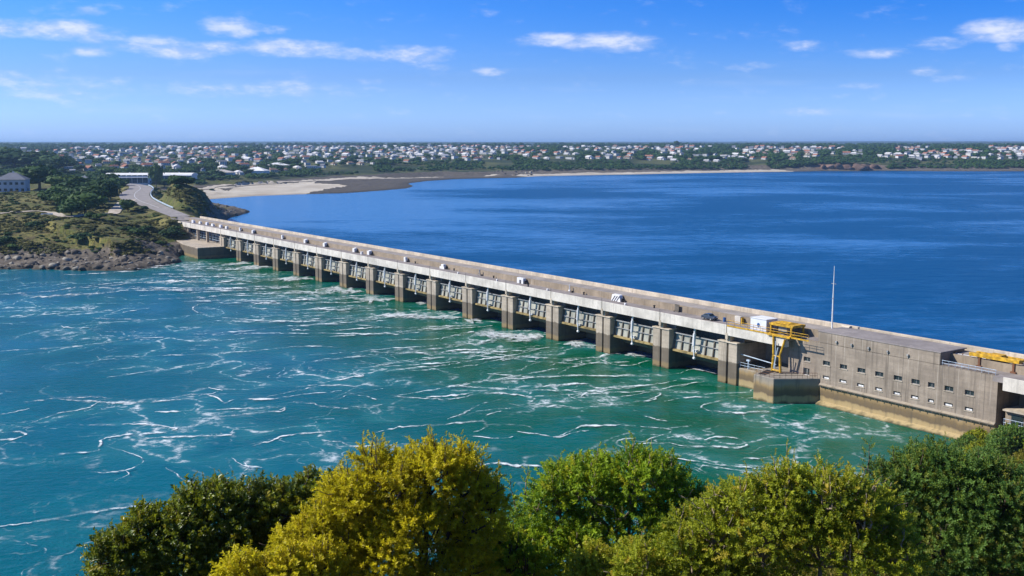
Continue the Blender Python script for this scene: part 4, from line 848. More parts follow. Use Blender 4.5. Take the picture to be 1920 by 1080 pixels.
def rot_to(d):
    """(n,3) unit vectors -> (n,3,3) taking +z to d with a random spin"""
    n = len(d); sp = RS.uniform(0, 2 * np.pi, n); a = np.where(np.abs(d[:, 2:3]) < .9, np.array([[0, 0, 1.]]), np.array([[1., 0, 0]]))
    x = np.cross(a, d); x /= np.linalg.norm(x, axis=1)[:, None]; y = np.cross(d, x); c, s_ = np.cos(sp)[:, None], np.sin(sp)[:, None]
    return np.stack([x * c + y * s_, -x * s_ + y * c, d], 2)
def unit(n):
    v = RS.normal(size=(n, 3)); return v / np.linalg.norm(v, axis=1)[:, None]
def sprig(nl, ll, lw, spread=.9, start=.1):
    """unit sprig along +z: leaves of 2 triangles set spirally on a bent stem"""
    V = []; Fc = []
    for i in range(nl):
        t = start + (1 - start) * i / max(nl - 1, 1); base = np.array([.10 * t * t, .05 * math.sin(3 * t), t]); a = i * 2.4 + RS.uniform(-.5, .5); tilt = spread * RS.uniform(.7, 1.25) * (1.1 - .55 * t)
        d = np.array([math.cos(a) * math.sin(tilt), math.sin(a) * math.sin(tilt), math.cos(tilt)]); l = ll * RS.uniform(.7, 1.25); wd = lw * RS.uniform(.8, 1.2)
        side = np.cross(d, [0, 0, 1.]); side = side / (np.linalg.norm(side) + 1e-6); up = np.cross(side, d); rl = RS.uniform(-.7, .7); side, up = side * math.cos(rl) + up * math.sin(rl), up * math.cos(rl) - side * math.sin(rl)
        mid = base + d * l * .5; b = len(V); V += [base, mid + side * wd + up * wd * .45, base + d * l - up * l * .14, mid - side * wd + up * wd * .45]; Fc += [(b, b + 1, b + 2), (b, b + 2, b + 3)]
    return np.array(V), np.array(Fc)
def instance(temps, which, P, Rm, Sc, tint):
    """merge copies of templates: returns V, F, per-vertex tint (n,3)"""
    Vs, Fs, Ts = [], [], []; off = 0
    for k, (tv, tf) in enumerate(temps):
        ix = np.where(which == k)[0]
        if not len(ix): continue
        W = np.einsum('nij,vj->nvi', Rm[ix], tv) * Sc[ix, None, None] + P[ix, None, :]; n, v, _ = W.shape
        Vs.append(W.reshape(-1, 3)); Fs.append((tf[None] + (np.arange(n) * v)[:, None, None] + off).reshape(-1, tf.shape[1])); off += n * v
        tt = np.repeat(tint[ix][:, None, :], v, 1); lf = np.repeat(RS.normal(0, .16, (n, v // 4 + 1)), 4, 1)[:, :v]; tt = tt.copy(); tt[:, :, 0] += lf; Ts.append(np.clip(tt.reshape(-1, 3), 0, 1))
    return np.vstack(Vs), np.vstack(Fs), np.vstack(Ts)
def limb(b, a, c, r0, r1, bends=4, wob=.12, n=6):
    a = np.array(a, float); c = np.array(c, float); L_ = np.linalg.norm(c - a); pts = [a + (c - a) * t + RS.normal(0, wob * L_ * .5, 3) * math.sin(math.pi * t) for t in np.linspace(0, 1, bends + 1)]
    for i in range(bends): b.tube(pts[i], pts[i + 1], r0 + (r1 - r0) * i / bends, r0 + (r1 - r0) * (i + 1) / bends, n=n)
    return pts[-1]
SPR = {'small': [sprig(20, .26, .07, 1.15) for _ in range(5)], 'broad': [sprig(18, .30, .105, 1.25) for _ in range(5)], 'fine': [sprig(24, .25, .055, 1.1) for _ in range(5)], 'loose': [sprig(13, .24, .07, 1.05, .25) for _ in range(4)]}
LM = {'dark': leaf_mat('dark_glossy_leaf', (.03, .075, .008), (.23, .28, .018), (.34, .28, .02), .38, .38, .45), 'yellow': leaf_mat('yellow_leaf', (.32, .28, .010), (.80, .70, .022), (.62, .46, .02), .5, .5),
      'green': leaf_mat('bright_leaf', (.075, .19, .010), (.40, .56, .03), (.55, .50, .03), .5), 'olive': leaf_mat('olive_leaf', (.12, .18, .012), (.52, .56, .04), (.60, .44, .05), .5), 'teal': leaf_mat('deep_green_leaf', (.03, .10, .022), (.21, .36, .075), (.36, .34, .05), .45), 'brown': leaf_mat('brown_green_leaf', (.08, .09, .012), (.32, .28, .035), (.38, .26, .05), .4)}
def shrub(name, label, cat, lobes, kind, sp, dens, size, base=None, group=None, tops=None, stem='bark', bare=0, inner=.35, sub=4, shoot=1.):
    """lobes: (centre xyz, radius). foliage of sprigs over the lobes, stems from the ground up to each"""
    main = list(lobes)
    if sub:
        for c, r in list(main):
            for _ in range(sub):
                d = unit(1)[0]; d[2] = abs(d[2]) * .9 + .1; d[1] = d[1] if RS.rand() < .3 else -abs(d[1]); d /= np.linalg.norm(d); lobes.append((np.array(c) + d * r * RS.uniform(.72, 1.02), r * RS.uniform(.30, .52)))
    C = np.array([l[0] for l in lobes]); Rd = np.array([l[1] for l in lobes]); P = []; D = []; S = []; tt = []
    for i, (c, r) in enumerate(zip(C, Rd)):
        n = int(dens * r * r * (1 if i < len(main) else 1.25)); d = unit(n); d[:, 2] = np.where(d[:, 2] < -.55, -d[:, 2], d[:, 2]); lump = 1 + .34 * (fbm(d[:, 0] * 2.3 + i * 7, d[:, 1] * 2.3 + d[:, 2] * 2, 41, 3) - .5) * 2
        rad = np.where(RS.rand(n) < inner, RS.uniform(.35, .75, n), RS.uniform(.78, 1.02, n)) * lump; p = c + d * (rad * r)[:, None] * np.array([1.06, 1.0, .92])
        ok = np.ones(n, bool)
        for j in range(len(C)):
            if j != i: ok &= (np.linalg.norm(p - C[j], axis=1) > Rd[j] * .74)
        cl = fbm(p[:, 0] * .9 + 3, p[:, 2] * 1.1 + p[:, 1] * .4, 51 + i, 3)     # leaf clumps of different age and colour
        ok &= (RS.rand(n) < np.clip(.5 + 2.3 * (cl - .43), .18, 1)) | (rad < .72)
        p, d, q = p[ok], d[ok], cl[ok]; dr = d * .8 + np.array([0, 0, .32]) + RS.normal(0, .45, p.shape); dr /= np.linalg.norm(dr, axis=1)[:, None]
        P.append(p); D.append(dr); S.append(size * RS.uniform(.7, 1.25, len(p))); tt.append(np.stack([np.clip(.5 + (q - .5) * 1.6 + RS.normal(0, .14, len(p)), 0, 1), np.clip((RS.rand(len(p)) < .10) * RS.uniform(.3, .9, len(p)), 0, 1), q * 0], 1))
    P, D, S, tt = np.vstack(P), np.vstack(D), np.concatenate(S), np.vstack(tt); temps = SPR[sp]
    sb = MB(); 
    # shoots standing proud of the crown
    TP, TD, TS, TT = [], [], [], []
    tops = list(tops or [])
    if tops:
        for c, r in lobes:
            for _ in range(3):
                d = unit(1)[0] * .55; d[2] = .85; q = np.array(c) + d * r * .95
                if all(np.linalg.norm(q - np.array(c2)) > r2 * .9 for c2, r2 in lobes if c2 is not c): tops.append((*q, RS.uniform(.06, .30) * shoot))
    for x, y, z, h in tops:
        a = np.array([x, y, z - .35]); e = a + np.array([RS.normal(0, .2) * h, RS.normal(0, .2) * h, h + .35]); a0 = min(main, key=lambda l: np.linalg.norm(l[0] - a))[0]; limb(sb, a0, a, .03, .022, 3, .1, 5); limb(sb, a, e, .022, .008, 4, .08, 5)
        for t in np.linspace(.3, 1, int(5 + h * 6)):
            TP.append(a + (e - a) * t); dv = np.array([RS.normal(0, .6), RS.normal(0, .6), .75]); TD.append(dv / np.linalg.norm(dv)); TS.append(size * RS.uniform(.45, .8) * (1.25 - .5 * t)); TT.append((RS.uniform(.4, 1), RS.uniform(0, .6), 0))
    V, Fc, Tn = instance(temps, RS.randint(0, len(temps), len(P)), P, rot_to(D), S, tt)
    if TP:
        V2, F2, T2 = instance(SPR['loose'], RS.randint(0, 4, len(TP)), np.array(TP), rot_to(np.array(TD)), np.array(TS) * 1.25, np.array(TT)); Fc = np.vstack([Fc, F2 + len(V)]); V = np.vstack([V, V2]); Tn = np.vstack([Tn, T2])
    ctr = C[:len(main)].mean(0); base = ctr - np.array([0, 0, 3.]) if base is None else np.array(base, float)
    root = empty(name, base, 0, label=label, category=cat, group=group)
    fork = base + (ctr - base) * .35; limb(sb, base - np.array([0, 0, .3]), fork, .16, .12, 3, .1, 8)
    for c, r in main:
        e = limb(sb, fork, c - np.array([0, 0, r * .4]), .085, .05, 4, .12, 6)
        for k in range(7): t_ = c + unit(1)[0] * r * np.array([.85, .85, .7]); limb(sb, e, t_, .035, .01, 3, .12, 5)
    for k in range(bare):                    # leafless grey twigs
        i = RS.randint(len(main)); d = unit(1)[0]; d[2] = abs(d[2]); d[1] = -abs(d[1]); a = C[i] + d * Rd[i] * .3; limb(sb, C[i] - np.array([0, 0, Rd[i] * .4]), a, .04, .028, 2, .1, 5); e = C[i] + d * Rd[i] * 1.05 + np.array([0, 0, .2]); limb(sb, a, e, .028, .008, 4, .15, 5)
        for q in range(2): limb(sb, a + (e - a) * .6, e + RS.normal(0, .3, 3), .015, .005, 3, .15, 4)
    sb.v = [(x - base[0], y - base[1], z - base[2]) for x, y, z in sb.v]; sb.build('trunk', M[stem], root, 0, True)
    me = np_mesh('crown', V - base, Fc); add_attr(me, 'tint', Tn); new_obj('crown', me, root, [LM[kind]])
    return root
def lob(L_, r, dz=0.):
    out = []
    for x, y, px, *dr in L_:
        rr = r + (dr[0] if dr else 0); out.append((at_r(x, y, rr), px * rr / 2000.))
    return out
def tops_at(L_, r): return [(*at_r(x, y, r + RS.uniform(-.4, .4)), h) for x, y, h in L_]
def gbase(x, y, r): q = at_r(x, y, r); return (q[0], q[1], ground_near(q[0], q[1]))
shrub('bush', 'dark glossy green bush of rounded clumps at the lower left, over the water', 'bush', lob([(232, 1068, 62), (288, 1010, 50), (262, 1120, 90), (352, 1010, 52), (395, 980, 58), (447, 962, 48), (432, 1040, 80), (520, 962, 46), (575, 952, 42), (640, 945, 44, -.5), (540, 1030, 80), (350, 1090, 85), (640, 1020, 70), (480, 1110, 90)], 27), 'dark', 'broad', 520, .30, gbase(430, 1080, 27.5), shoot=1.2, tops=tops_at([(290, 968, .12), (395, 925, .1), (575, 914, .12)], 27))
shrub('bush', 'tall golden yellow bush with airy sprays rising in the middle of the foreground', 'bush', lob([(800, 915, 72), (728, 915, 62), (855, 925, 62), (680, 965, 68), (640, 1010, 70), (790, 1000, 100), (885, 985, 62), (900, 950, 40), (590, 1062, 74), (700, 1070, 95), (850, 1075, 90), (540, 1110, 60)], 25), 'yellow', 'fine', 620, .33, gbase(740, 1090, 25.5), shoot=1.9, tops=tops_at([(700, 872, .25), (730, 855, .3), (775, 845, .32), (812, 842, .36), (850, 848, .32), (888, 866, .36), (908, 895, .3), (655, 905, .25), (625, 945, .3), (928, 925, .3), (590, 1000, .3), (560, 1030, .25)], 25), bare=26)
shrub('bush', 'bright green domed bush right of the golden yellow one', 'bush', lob([(1185, 915, 62), (1110, 925, 60), (1240, 925, 52), (1050, 965, 66), (1160, 985, 95), (1275, 965, 48), (1000, 1020, 72), (1090, 1060, 90), (1240, 1040, 85), (945, 1070, 70), (1290, 1010, 50)], 28), 'green', 'small', 560, .33, gbase(1120, 1080, 28.5), shoot=1.4, tops=tops_at([(1060, 880, .2), (1130, 868, .2), (1190, 858, .25), (985, 905, .35), (965, 925, .35), (1230, 868, .25), (1030, 900, .25)], 28), stem='palebark', bare=22)
shrub('bush', 'olive green bush with upright twiggy shoots, right of the bright green dome', 'bush', lob([(1395, 965, 60), (1470, 945, 58), (1545, 950, 62), (1340, 1000, 60), (1430, 1020, 88), (1540, 1030, 88), (1605, 975, 58), (1300, 1060, 70), (1640, 1050, 70), (1200, 1090, 70), (1400, 1110, 80)], 24), 'olive', 'small', 600, .30, gbase(1440, 1100, 24.5), shoot=1.5, tops=tops_at([(1478, 885, .62), (1495, 880, .3), (1462, 890, .4), (1530, 885, .35), (1570, 890, .25), (1400, 905, .35), (1360, 935, .25), (1590, 905, .3), (1440, 900, .2), (1620, 915, .2)], 24), stem='palebark', bare=22)
shrub('bush', 'deep green feathery bush filling the lower right corner', 'bush', lob([(1665, 912, 40), (1735, 905, 46), (1700, 950, 60), (1800, 935, 66), (1760, 1010, 88), (1870, 950, 66), (1860, 1040, 88), (1680, 1040, 80), (1780, 1100, 90), (1930, 1000, 80), (1930, 1080, 80)], 34), 'teal', 'fine', 440, .40, gbase(1780, 1090, 34), shoot=1.5, tops=tops_at([(1628, 862, .5), (1680, 870, .4), (1722, 865, .4), (1760, 870, .3), (1800, 878, .25), (1850, 885, .25)], 34), bare=20)

shrub('bush', 'low mixed green bush filling the gap between the golden bush and the bright green dome', 'bush', lob([(955, 1065, 46), (930, 1020, 30), (985, 1080, 50), (905, 1085, 46)], 26.5), 'green', 'small', 600, .32, gbase(950, 1100, 27), tops=tops_at([(940, 1000, .3), (965, 1015, .25)], 26.5), shoot=1.6)
shrub('bush', 'olive yellow bush low between the bright green dome and the twiggy bush', 'bush', lob([(1310, 1060, 50), (1335, 1000, 34), (1290, 1090, 56), (1180, 1085, 46), (1120, 1095, 46)], 25.5), 'olive', 'loose', 900, .42, gbase(1300, 1100, 26), tops=tops_at([(1325, 965, .4), (1300, 1000, .3), (1350, 960, .35)], 25.5), shoot=1.6, bare=8)
shrub('bush', 'small yellowish green bush in front of the dark glossy bush at the bottom edge', 'bush', lob([(600, 1090, 44), (470, 1110, 50), (540, 1085, 40)], 23.5), 'yellow', 'loose', 900, .36, gbase(560, 1110, 24), tops=tops_at([(520, 1050, .2), (590, 1045, .25)], 23.5), shoot=1.5)
# bushes down the right-hand slope towards the powerhouse: a few kinds, then copies
def slope_bush(kind, sp, r, hgt, seed):
    L_ = [(np.array([0, 0, hgt * .62]), r * .62), (np.array([r * .5, .2, hgt * .5]), r * .5), (np.array([-r * .5, -.2, hgt * .48]), r * .52), (np.array([.1, -r * .45, hgt * .42]), r * .5), (np.array([0, r * .45, hgt * .45]), r * .48), (np.array([r * .2, -.1, hgt * .8]), r * .36)]
    return shrub('slope_bush', 'x', 'bush', L_, kind, sp, 250 / max(r, 1) ** .6, .62, (0, 0, 0), 'bushes on the slope below the viewpoint', inner=.2)
KD = [('brown', 'small', 2.6, 3.0), ('olive', 'broad', 2.3, 2.6), ('teal', 'broad', 2.8, 3.2), ('green', 'small', 2.4, 3.0)]
sb_ = [slope_bush(a, b_, c, d, i) for i, (a, b_, c, d) in enumerate(KD)]; used = [False] * 4
KL = ['brownish green', 'yellowish olive', 'dark green', 'mid green']
cand = []; rs2 = np.random.RandomState(5)
for _ in range(4200):
    X = rs2.uniform(5, 150); Y = rs2.uniform(34, 178); z = ground_near(X, Y)
    if z < 1.6: continue
    px, py = proj((X, Y, z + 2.0)); r = math.hypot(X, Y)
    u_ = (np.array([X, Y]) - P0) @ DU; w_ = (np.array([X, Y]) - P0) @ DN
    if not (1380 < px < 2060 and 745 < py < 1120) or r < 40 or w_ > -3.5: continue
    if all((X - a) ** 2 + (Y - b_) ** 2 > (2.1 + r * .010) ** 2 for a, b_, *_ in cand): cand.append((X, Y, z, r, px, py))
cand.sort(key=lambda c: -c[3])
for i, (X, Y, z, r, px, py) in enumerate(cand[:150]):
    nz = fbm(np.array([X / 14.]), np.array([Y / 14.]), 77, 3)[0]
    k = 0 if (nz > .52 or rs2.rand() < .15) else (1 if rs2.rand() < .35 else (2 if rs2.rand() < .7 else 3))
    o = sb_[k] if not used[k] else copy_tree(sb_[k]); used[k] = True
    s = rs2.uniform(.75, 1.25) * (1. if r > 75 else .8) * ((.95 if px > 1830 else .72) if z < 5 else 1); o.location = (X, Y, z - .3); o.rotation_euler.z = rs2.uniform(0, 6.28); o.scale = (s, s, s * rs2.uniform(.85, 1.1))
    where = 'by the water at the foot of the slope' if z < 7 else ('on the slope below the powerhouse end' if r > 110 else ('half way down the right slope' if r > 70 else 'behind the foreground bushes on the right slope'))
    o['label'] = f'{KL[k]} bush growing {where}'
    o['group'] = f'{KL[k]} bushes {where}'
for k in range(4):
    if not used[k]: sb_[k].location = (60 + k * 3, 60, ground_near(60 + k * 3, 60)); sb_[k]['label'] = f'{KL[k]} bush growing behind the foreground bushes on the right slope'
# ground cover between them
n = 9000; X = RS.uniform(-40, 140, n); Y = RS.uniform(8, 178, n); Z = near_height(X, Y); ww = (X - P0[0]) * DN[0] + (Y - P0[1]) * DN[1]; ok = (Z > 4.2) & (ww < -2.5) & (np.hypot(X, Y) > 7); P = np.stack([X, Y, Z - .1], 1)[ok]; D = unit(len(P)); D[:, 2] = np.abs(D[:, 2]) + .5; D /= np.linalg.norm(D, axis=1)[:, None]
V, Fc, Tn = instance(SPR['broad'], RS.randint(0, 5, len(P)), P, rot_to(D), RS.uniform(.6, 1.3, len(P)), np.stack([RS.uniform(0, .8, len(P)), (RS.rand(len(P)) < .2) * .6, RS.rand(len(P)) * 0], 1))
me = np_mesh('undergrowth', V, Fc); add_attr(me, 'tint', Tn); tag(new_obj('undergrowth', me, None, [LM['brown']]), 'low brownish green undergrowth covering the slope between the bushes', 'undergrowth', kind='stuff')

# ------------------------------------------------------------------ far trees, bushes, rocks
def ico(sub):
    bm = bmesh.new(); bmesh.ops.create_icosphere(bm, subdivisions=sub, radius=1.); V = np.array([v.co[:] for v in bm.verts]); Fc = np.array([[v.index for v in f.verts] for f in bm.faces]); bm.free(); return V, Fc
def crown_temp(seed, lobes, nq, leaf, core=1, flat=1.):
    """crown in a unit box (width 1, height 1, base at 0): lumpy cores under a skin of leaf clumps"""
    rs = np.random.RandomState(seed); Vs, Fs = [], []; off = 0; cv_, cf = ico(core)
    for k in range(lobes):
        a = k * 2.4 + rs.uniform(-.4, .4); q = (0 if k == 0 else rs.uniform(.14, .27)); c = np.array([math.cos(a) * q, math.sin(a) * q, (.62 if k == 0 else rs.uniform(.34, .66)) * flat]); r = np.array([1, 1, .85 * flat]) * (rs.uniform(.20, .30) if k else .30)
        dd = cv_ * (1 + .25 * (fbm(cv_[:, 0] * 2 + k, cv_[:, 1] * 2 + cv_[:, 2] * 3, seed, 2)[:, None] - .5) * 2) * .86; Vs.append(c + dd * r); Fs.append(cf + off); off += len(cv_)  # solid core per lobe, added inside the leaves to block light
        d = rs.normal(size=(nq, 3)); d /= np.linalg.norm(d, axis=1)[:, None]; d[:, 2] = np.where(d[:, 2] < -.4, -d[:, 2], d[:, 2]); p = c + d * r * rs.uniform(.82, 1.16, (nq, 1))
        n_ = d + rs.normal(0, .5, d.shape); n_ /= np.linalg.norm(n_, axis=1)[:, None]; t = np.cross(n_, rs.normal(size=d.shape)); t /= np.linalg.norm(t, axis=1)[:, None]; b2 = np.cross(n_, t); sz = leaf * rs.uniform(.6, 1.3, (nq, 1))
        Q = np.stack([p - t * sz, p + b2 * sz * .8, p + t * sz * .9 + n_ * sz * .3, p - b2 * sz * .7], 1).reshape(-1, 3); ix = np.arange(nq)[:, None] * 4 + off; Fs.append(np.concatenate([ix + [0, 1, 2], ix + [0, 2, 3]])); Vs.append(Q); off += nq * 4
    return np.vstack(Vs), np.vstack(Fs)
def far_leaf(name, c1, c2):
    m, T, out = new_mat(name); p = T.n('ShaderNodeTexCoord').outputs['Object']; rnd = T.n('ShaderNodeObjectInfo').outputs['Random']; n = T.noise(pos(T), .35, 4, .7); a = T.n('ShaderNodeAttribute', attribute_name='tint').outputs['Color']; r = T.n('ShaderNodeSeparateColor', {0: a}).outputs[0]
    f = T.m('ADD', T.m('MULTIPLY', rnd, .35), T.m('ADD', T.m('MULTIPLY', n, .45), T.m('MULTIPLY', r, .5))); c = T.mix(T.m('SUBTRACT', f, .15, clamp=True), c1, c2)
    b = T.n('ShaderNodeBsdfPrincipled', {'Base Color': c, 'Roughness': .7, 'Specular IOR Level': .2}); t = T.n('ShaderNodeBsdfTranslucent', {0: c}); mx = T.n('ShaderNodeMixShader', {0: .2, 1: b.outputs[0], 2: t.outputs[0]}); T.L.new(mx.outputs[0], out.inputs[0]); return m
FL = [far_leaf('far_dark_leaf', (.014, .046, .012), (.075, .155, .026)), far_leaf('far_mid_leaf', (.024, .062, .012), (.12, .20, .032)), far_leaf('far_olive_leaf', (.075, .085, .020), (.27, .245, .075))]
TREE = []
for k in range(6):
    V, Fc = crown_temp(100 + k, 8, 60, .07, 2); me = np_mesh('tree_crown', V, Fc); me.materials.append(FL[k % 2])
    b = MB(); b.tube((0, 0, -.15), (.01, 0, .3), .035, .025, n=6); b.tube((.01, 0, .3), (.15, .05, .55), .018, .01, n=5); b.tube((.01, 0, .28), (-.14, -.06, .52), .018, .01, n=5); o = b.build('tree_trunk', M['bark']); tm = o.data; bpy.data.objects.remove(o); TREE.append((me, tm))
BUSH = []
for k in range(6):
    V, Fc = crown_temp(200 + k, 6, 46, .085, 1, .72); V[:, 2] -= .12; me = np_mesh('bush_crown', V, Fc); me.materials.append(FL[(k + 1) % 3]); BUSH.append(me)
rs3 = np.random.RandomState(21)
def tree(x, y, z, wd, ht, k, label, group=None, name='tree'):
    e = empty(name, (x, y, z), rs3.uniform(0, 6.28), label=label, category='tree', group=group); cr, tr = TREE[k % 6]
    for nm, me in (('crown', cr), ('trunk', tr)):
        o = bpy.data.objects.new(nm, me); COL.objects.link(o); o.parent = e; o.scale = (wd, wd * rs3.uniform(.85, 1.1), ht)
    return e
def one(name, me, x, y, z, sx, sy, sz, label, cat, group):
    o = bpy.data.objects.new(name, me); COL.objects.link(o); o.location = (x, y, z); o.rotation_euler.z = rs3.uniform(0, 6.28); o.scale = (sx, sy, sz); return tag(o, label, cat, group)

# trees on the headland: (x, y foot in the photo, width px, height px, label)
HT = [(74, 356, 56, 40, 'broad dark tree beside the grey house, nearest its wall'), (128, 362, 44, 30, 'rounded dark tree right of the broad tree by the grey house'), (104, 384, 34, 26, 'dark tree at the left end of the thicket above the path'), (122, 392, 32, 26, 'front left tree of the thicket above the path'), (134, 404, 34, 26, 'bright green rounded bush tree at the front of the thicket'), (160, 402, 50, 36, 'largest round dark tree at the front of the thicket above the path'), (150, 388, 44, 34, 'dark tree in the middle of the thicket'), (178, 390, 44, 36, 'dark tree at the right side of the thicket'),
      (196, 384, 34, 40, 'dark leaning tree at the right edge of the thicket facing the road'), (168, 374, 46, 28, 'tree deep inside the thicket behind the front trees'), (140, 372, 44, 28, 'tree at the back left of the thicket'), (190, 366, 42, 26, 'tree at the back right of the thicket'), (214, 362, 32, 26, 'pale green tree between the thicket and the road'), (205, 350, 30, 22, 'tree at the head of the thicket by the white hall'), (226, 352, 20, 15, 'small tree on the verge where the road leaves the junction'), (116, 376, 34, 24, 'shaded tree inside the left half of the thicket'), (160, 360, 40, 24, 'tree in front of the low brown roofed house'),
      (293, 352, 20, 40, 'tall narrow dark tree between the white hall and the blue fronted hall'), (308, 351, 22, 14, 'dark bush tree right of the tall narrow tree'), (350, 347, 24, 14, 'dark tree in front of the blue fronted hall'), (28, 318, 60, 30, 'wide dark tree behind the grey house roof'), (60, 316, 48, 28, 'bright topped tree behind the grey house'), (95, 318, 46, 24, 'tree left of the rounded green tree behind the thicket'), (8, 312, 44, 30, 'very dark tree at the far left edge behind the grey house'), (100, 326, 30, 26, 'rounded pale green tree standing behind the thicket'), (240, 398, 19, 22, 'clipped round bush tree at the road junction by the path'), (168, 410, 14, 12, 'small dark bush tree on the path edge below the thicket'), (186, 412, 18, 11, 'low dark tree on the path edge right of the thicket'), (272, 394, 10, 8, 'tiny dark bush at the roadside near the dam end')]
for i, (x, y, wp, hp, lb) in enumerate(HT):
    q = hit(x, y)
    if q is None: continue
    d = math.hypot(q[0], q[1]); tree(q[0], q[1], q[2] - .2, wp * d / 2000 * 1.55, hp * d / 2000 * 1.18, i, lb)
# scrub on the headland and the knoll
def bushes(pts, label, group, nm='shrub'):
    for i, (x, y, wp) in enumerate(pts):
        q = hit(x, y)
        if q is None or q[2] < 2.6 or seg_dist(ROADC[:, :2], np.array([q[0]]), np.array([q[1]]))[0][0] < np.interp(y, [345, 380, 400], [8, 10, 7]): continue
        uu = (q[:2] - P0) @ DU; vv = (q[:2] - P0) @ DN
        if uu < 372 and -3.5 < vv < 13: continue
        if uu < 340 and vv > -15: continue
        d = math.hypot(q[0], q[1]); s = wp * d / 2000 * 1.15; one(nm, BUSH[rs3.randint(6)], q[0], q[1], q[2] - .15 * s * .3, s, s * rs3.uniform(.7, 1.2), s * rs3.uniform(.38, .62), label if isinstance(label, str) else label(x, y), 'shrub', group)
bushes([(152, 450, 38)], 'largest dark green bush on the grass slope of the headland', None); bushes([(163, 430, 28)], 'grey green bush just above the largest bush on the headland slope', None); bushes([(80, 418, 30), (62, 424, 28)], 'dark bush in the low row under the left end of the path', 'bushes under the left end of the path')
bushes([(240, 430, 30), (262, 438, 42), (318, 440, 34), (275, 428, 20), (322, 418, 22), (328, 430, 26), (335, 452, 26), (342, 466, 22), (322, 456, 26), (300, 458, 24), (338, 440, 20)], 'dark bush on the right shoulder of the headland facing the dam', 'bushes on the right shoulder of the headland'); bushes([(8, 455, 34), (22, 462, 30)], 'dark bush on the headland at the far left edge of the slope', 'bushes at the left edge of the headland')
def sc(x, y): return 'low olive shrub on the upper headland slope near the path' if y < 425 else ('low brownish shrub on the lower headland slope above the rocks' if x < 200 else 'low shrub on the headland slope towards the dam')
bushes([(rs3.uniform(0, 330), rs3.uniform(408, 474), rs3.choice([5, 7, 9, 13])) for _ in range(150)], sc, 'low scrub on the headland'); bushes([(rs3.uniform(-10, 120), rs3.uniform(362, 412), rs3.choice([8, 11, 15])) for _ in range(46)], 'scrubby shrub between the grey house and the path', 'scrub between the grey house and the path')
bushes([(rs3.uniform(285, 408), rs3.uniform(352, 408), rs3.choice([5, 7, 10, 13])) for _ in range(60)], 'low shrub on the brown knoll right of the road', 'scrub on the knoll')
bushes([(334, 351, 20), (350, 357, 16), (320, 351, 14), (362, 364, 14)], 'dense dark hedge bush along the crest of the knoll', 'hedge bushes along the knoll crest')
LS = [crown_temp(500 + k, 4, 14, .15, 1, .6) for k in range(4)]; Vs, Fs, Ts = [], [], []; off = 0
for _ in range(3600):
    if rs3.rand() < .72: x, y = rs3.uniform(-20, 345), rs3.uniform(360, 478)
    else: x, y = rs3.uniform(285, 412), rs3.uniform(352, 410)
    q = hit(x, y)
    if q is None or q[2] < 3.6 or fbm(q[:1] / 13., q[1:2] / 13., 91, 3)[0] < .46: continue
    uu = (q[:2] - P0) @ DU; vv = (q[:2] - P0) @ DN
    if uu < 372 and -3.5 < vv < 13 or (uu < 340 and vv > -15): continue
    if seg_dist(ROADC[:, :2], q[:1], q[1:2])[0][0] < 11 or seg_dist(PATHC[:, :2], q[:1], q[1:2])[0][0] < 4.5: continue
    v, f = LS[rs3.randint(4)]; a = rs3.uniform(0, 6.28); c, sn = math.cos(a), math.sin(a); wd = rs3.uniform(1.2, 3.6); ht = wd * rs3.uniform(.35, .7); Vs.append(np.stack([q[0] + wd * (v[:, 0] * c - v[:, 1] * sn), q[1] + wd * (v[:, 0] * sn + v[:, 1] * c), q[2] + ht * (v[:, 2] - .12)], 1)); Fs.append(f + off); off += len(v); Ts.append(np.full(len(v), rs3.uniform(0, .9)))
me = np_mesh('heath', np.vstack(Vs), np.vstack(Fs)); t_ = np.concatenate(Ts); add_attr(me, 'tint', np.stack([t_, t_ * 0, t_ * 0], 1)); me.materials.append(FL[2]); o = bpy.data.objects.new('heath', me); COL.objects.link(o); tag(o, 'low olive brown heath covering the headland and the knoll', 'heath', kind='stuff')
M['rock'] = None
def rock_mat():
    m, T, out = new_mat('shore_rock'); p = pos(T); n = T.noise(p, .7, 5, .65); r = T.n('ShaderNodeObjectInfo').outputs['Random']; c = T.mix(T.ss(.3, .7, n), (.055, .047, .038), (.165, .14, .11)); c = T.mix(T.m('MULTIPLY', T.ss(.6, .95, r), .7), c, (.42, .39, .32)); c = T.mix(T.m('MULTIPLY', T.ss(1.5, .3, sep(T, p)[2]), .7), c, (.05, .042, .03)); bsdf(T, out, c, .9, .2, n, .3, .7); return m
M['rock'] = rock_mat(); ROCK = []
for k in range(7):
    V, _f = ico(2); rsx = np.random.RandomState(300 + k); pl = rsx.normal(size=(9, 3)); pl /= np.linalg.norm(pl, axis=1)[:, None]
    for n_ in pl: dd = V @ n_; V = V - np.outer(np.maximum(dd - rsx.uniform(.5, .8), 0), n_)
    V = V * np.array([1., .7, .55]) + (fbm(V[:, 0] * 3, V[:, 1] * 3 + V[:, 2] * 2, k, 3)[:, None] - .5) * .12; me = np_mesh('rock', V, _f); me.materials.append(M['rock']); ROCK.append(me)
nr = 0
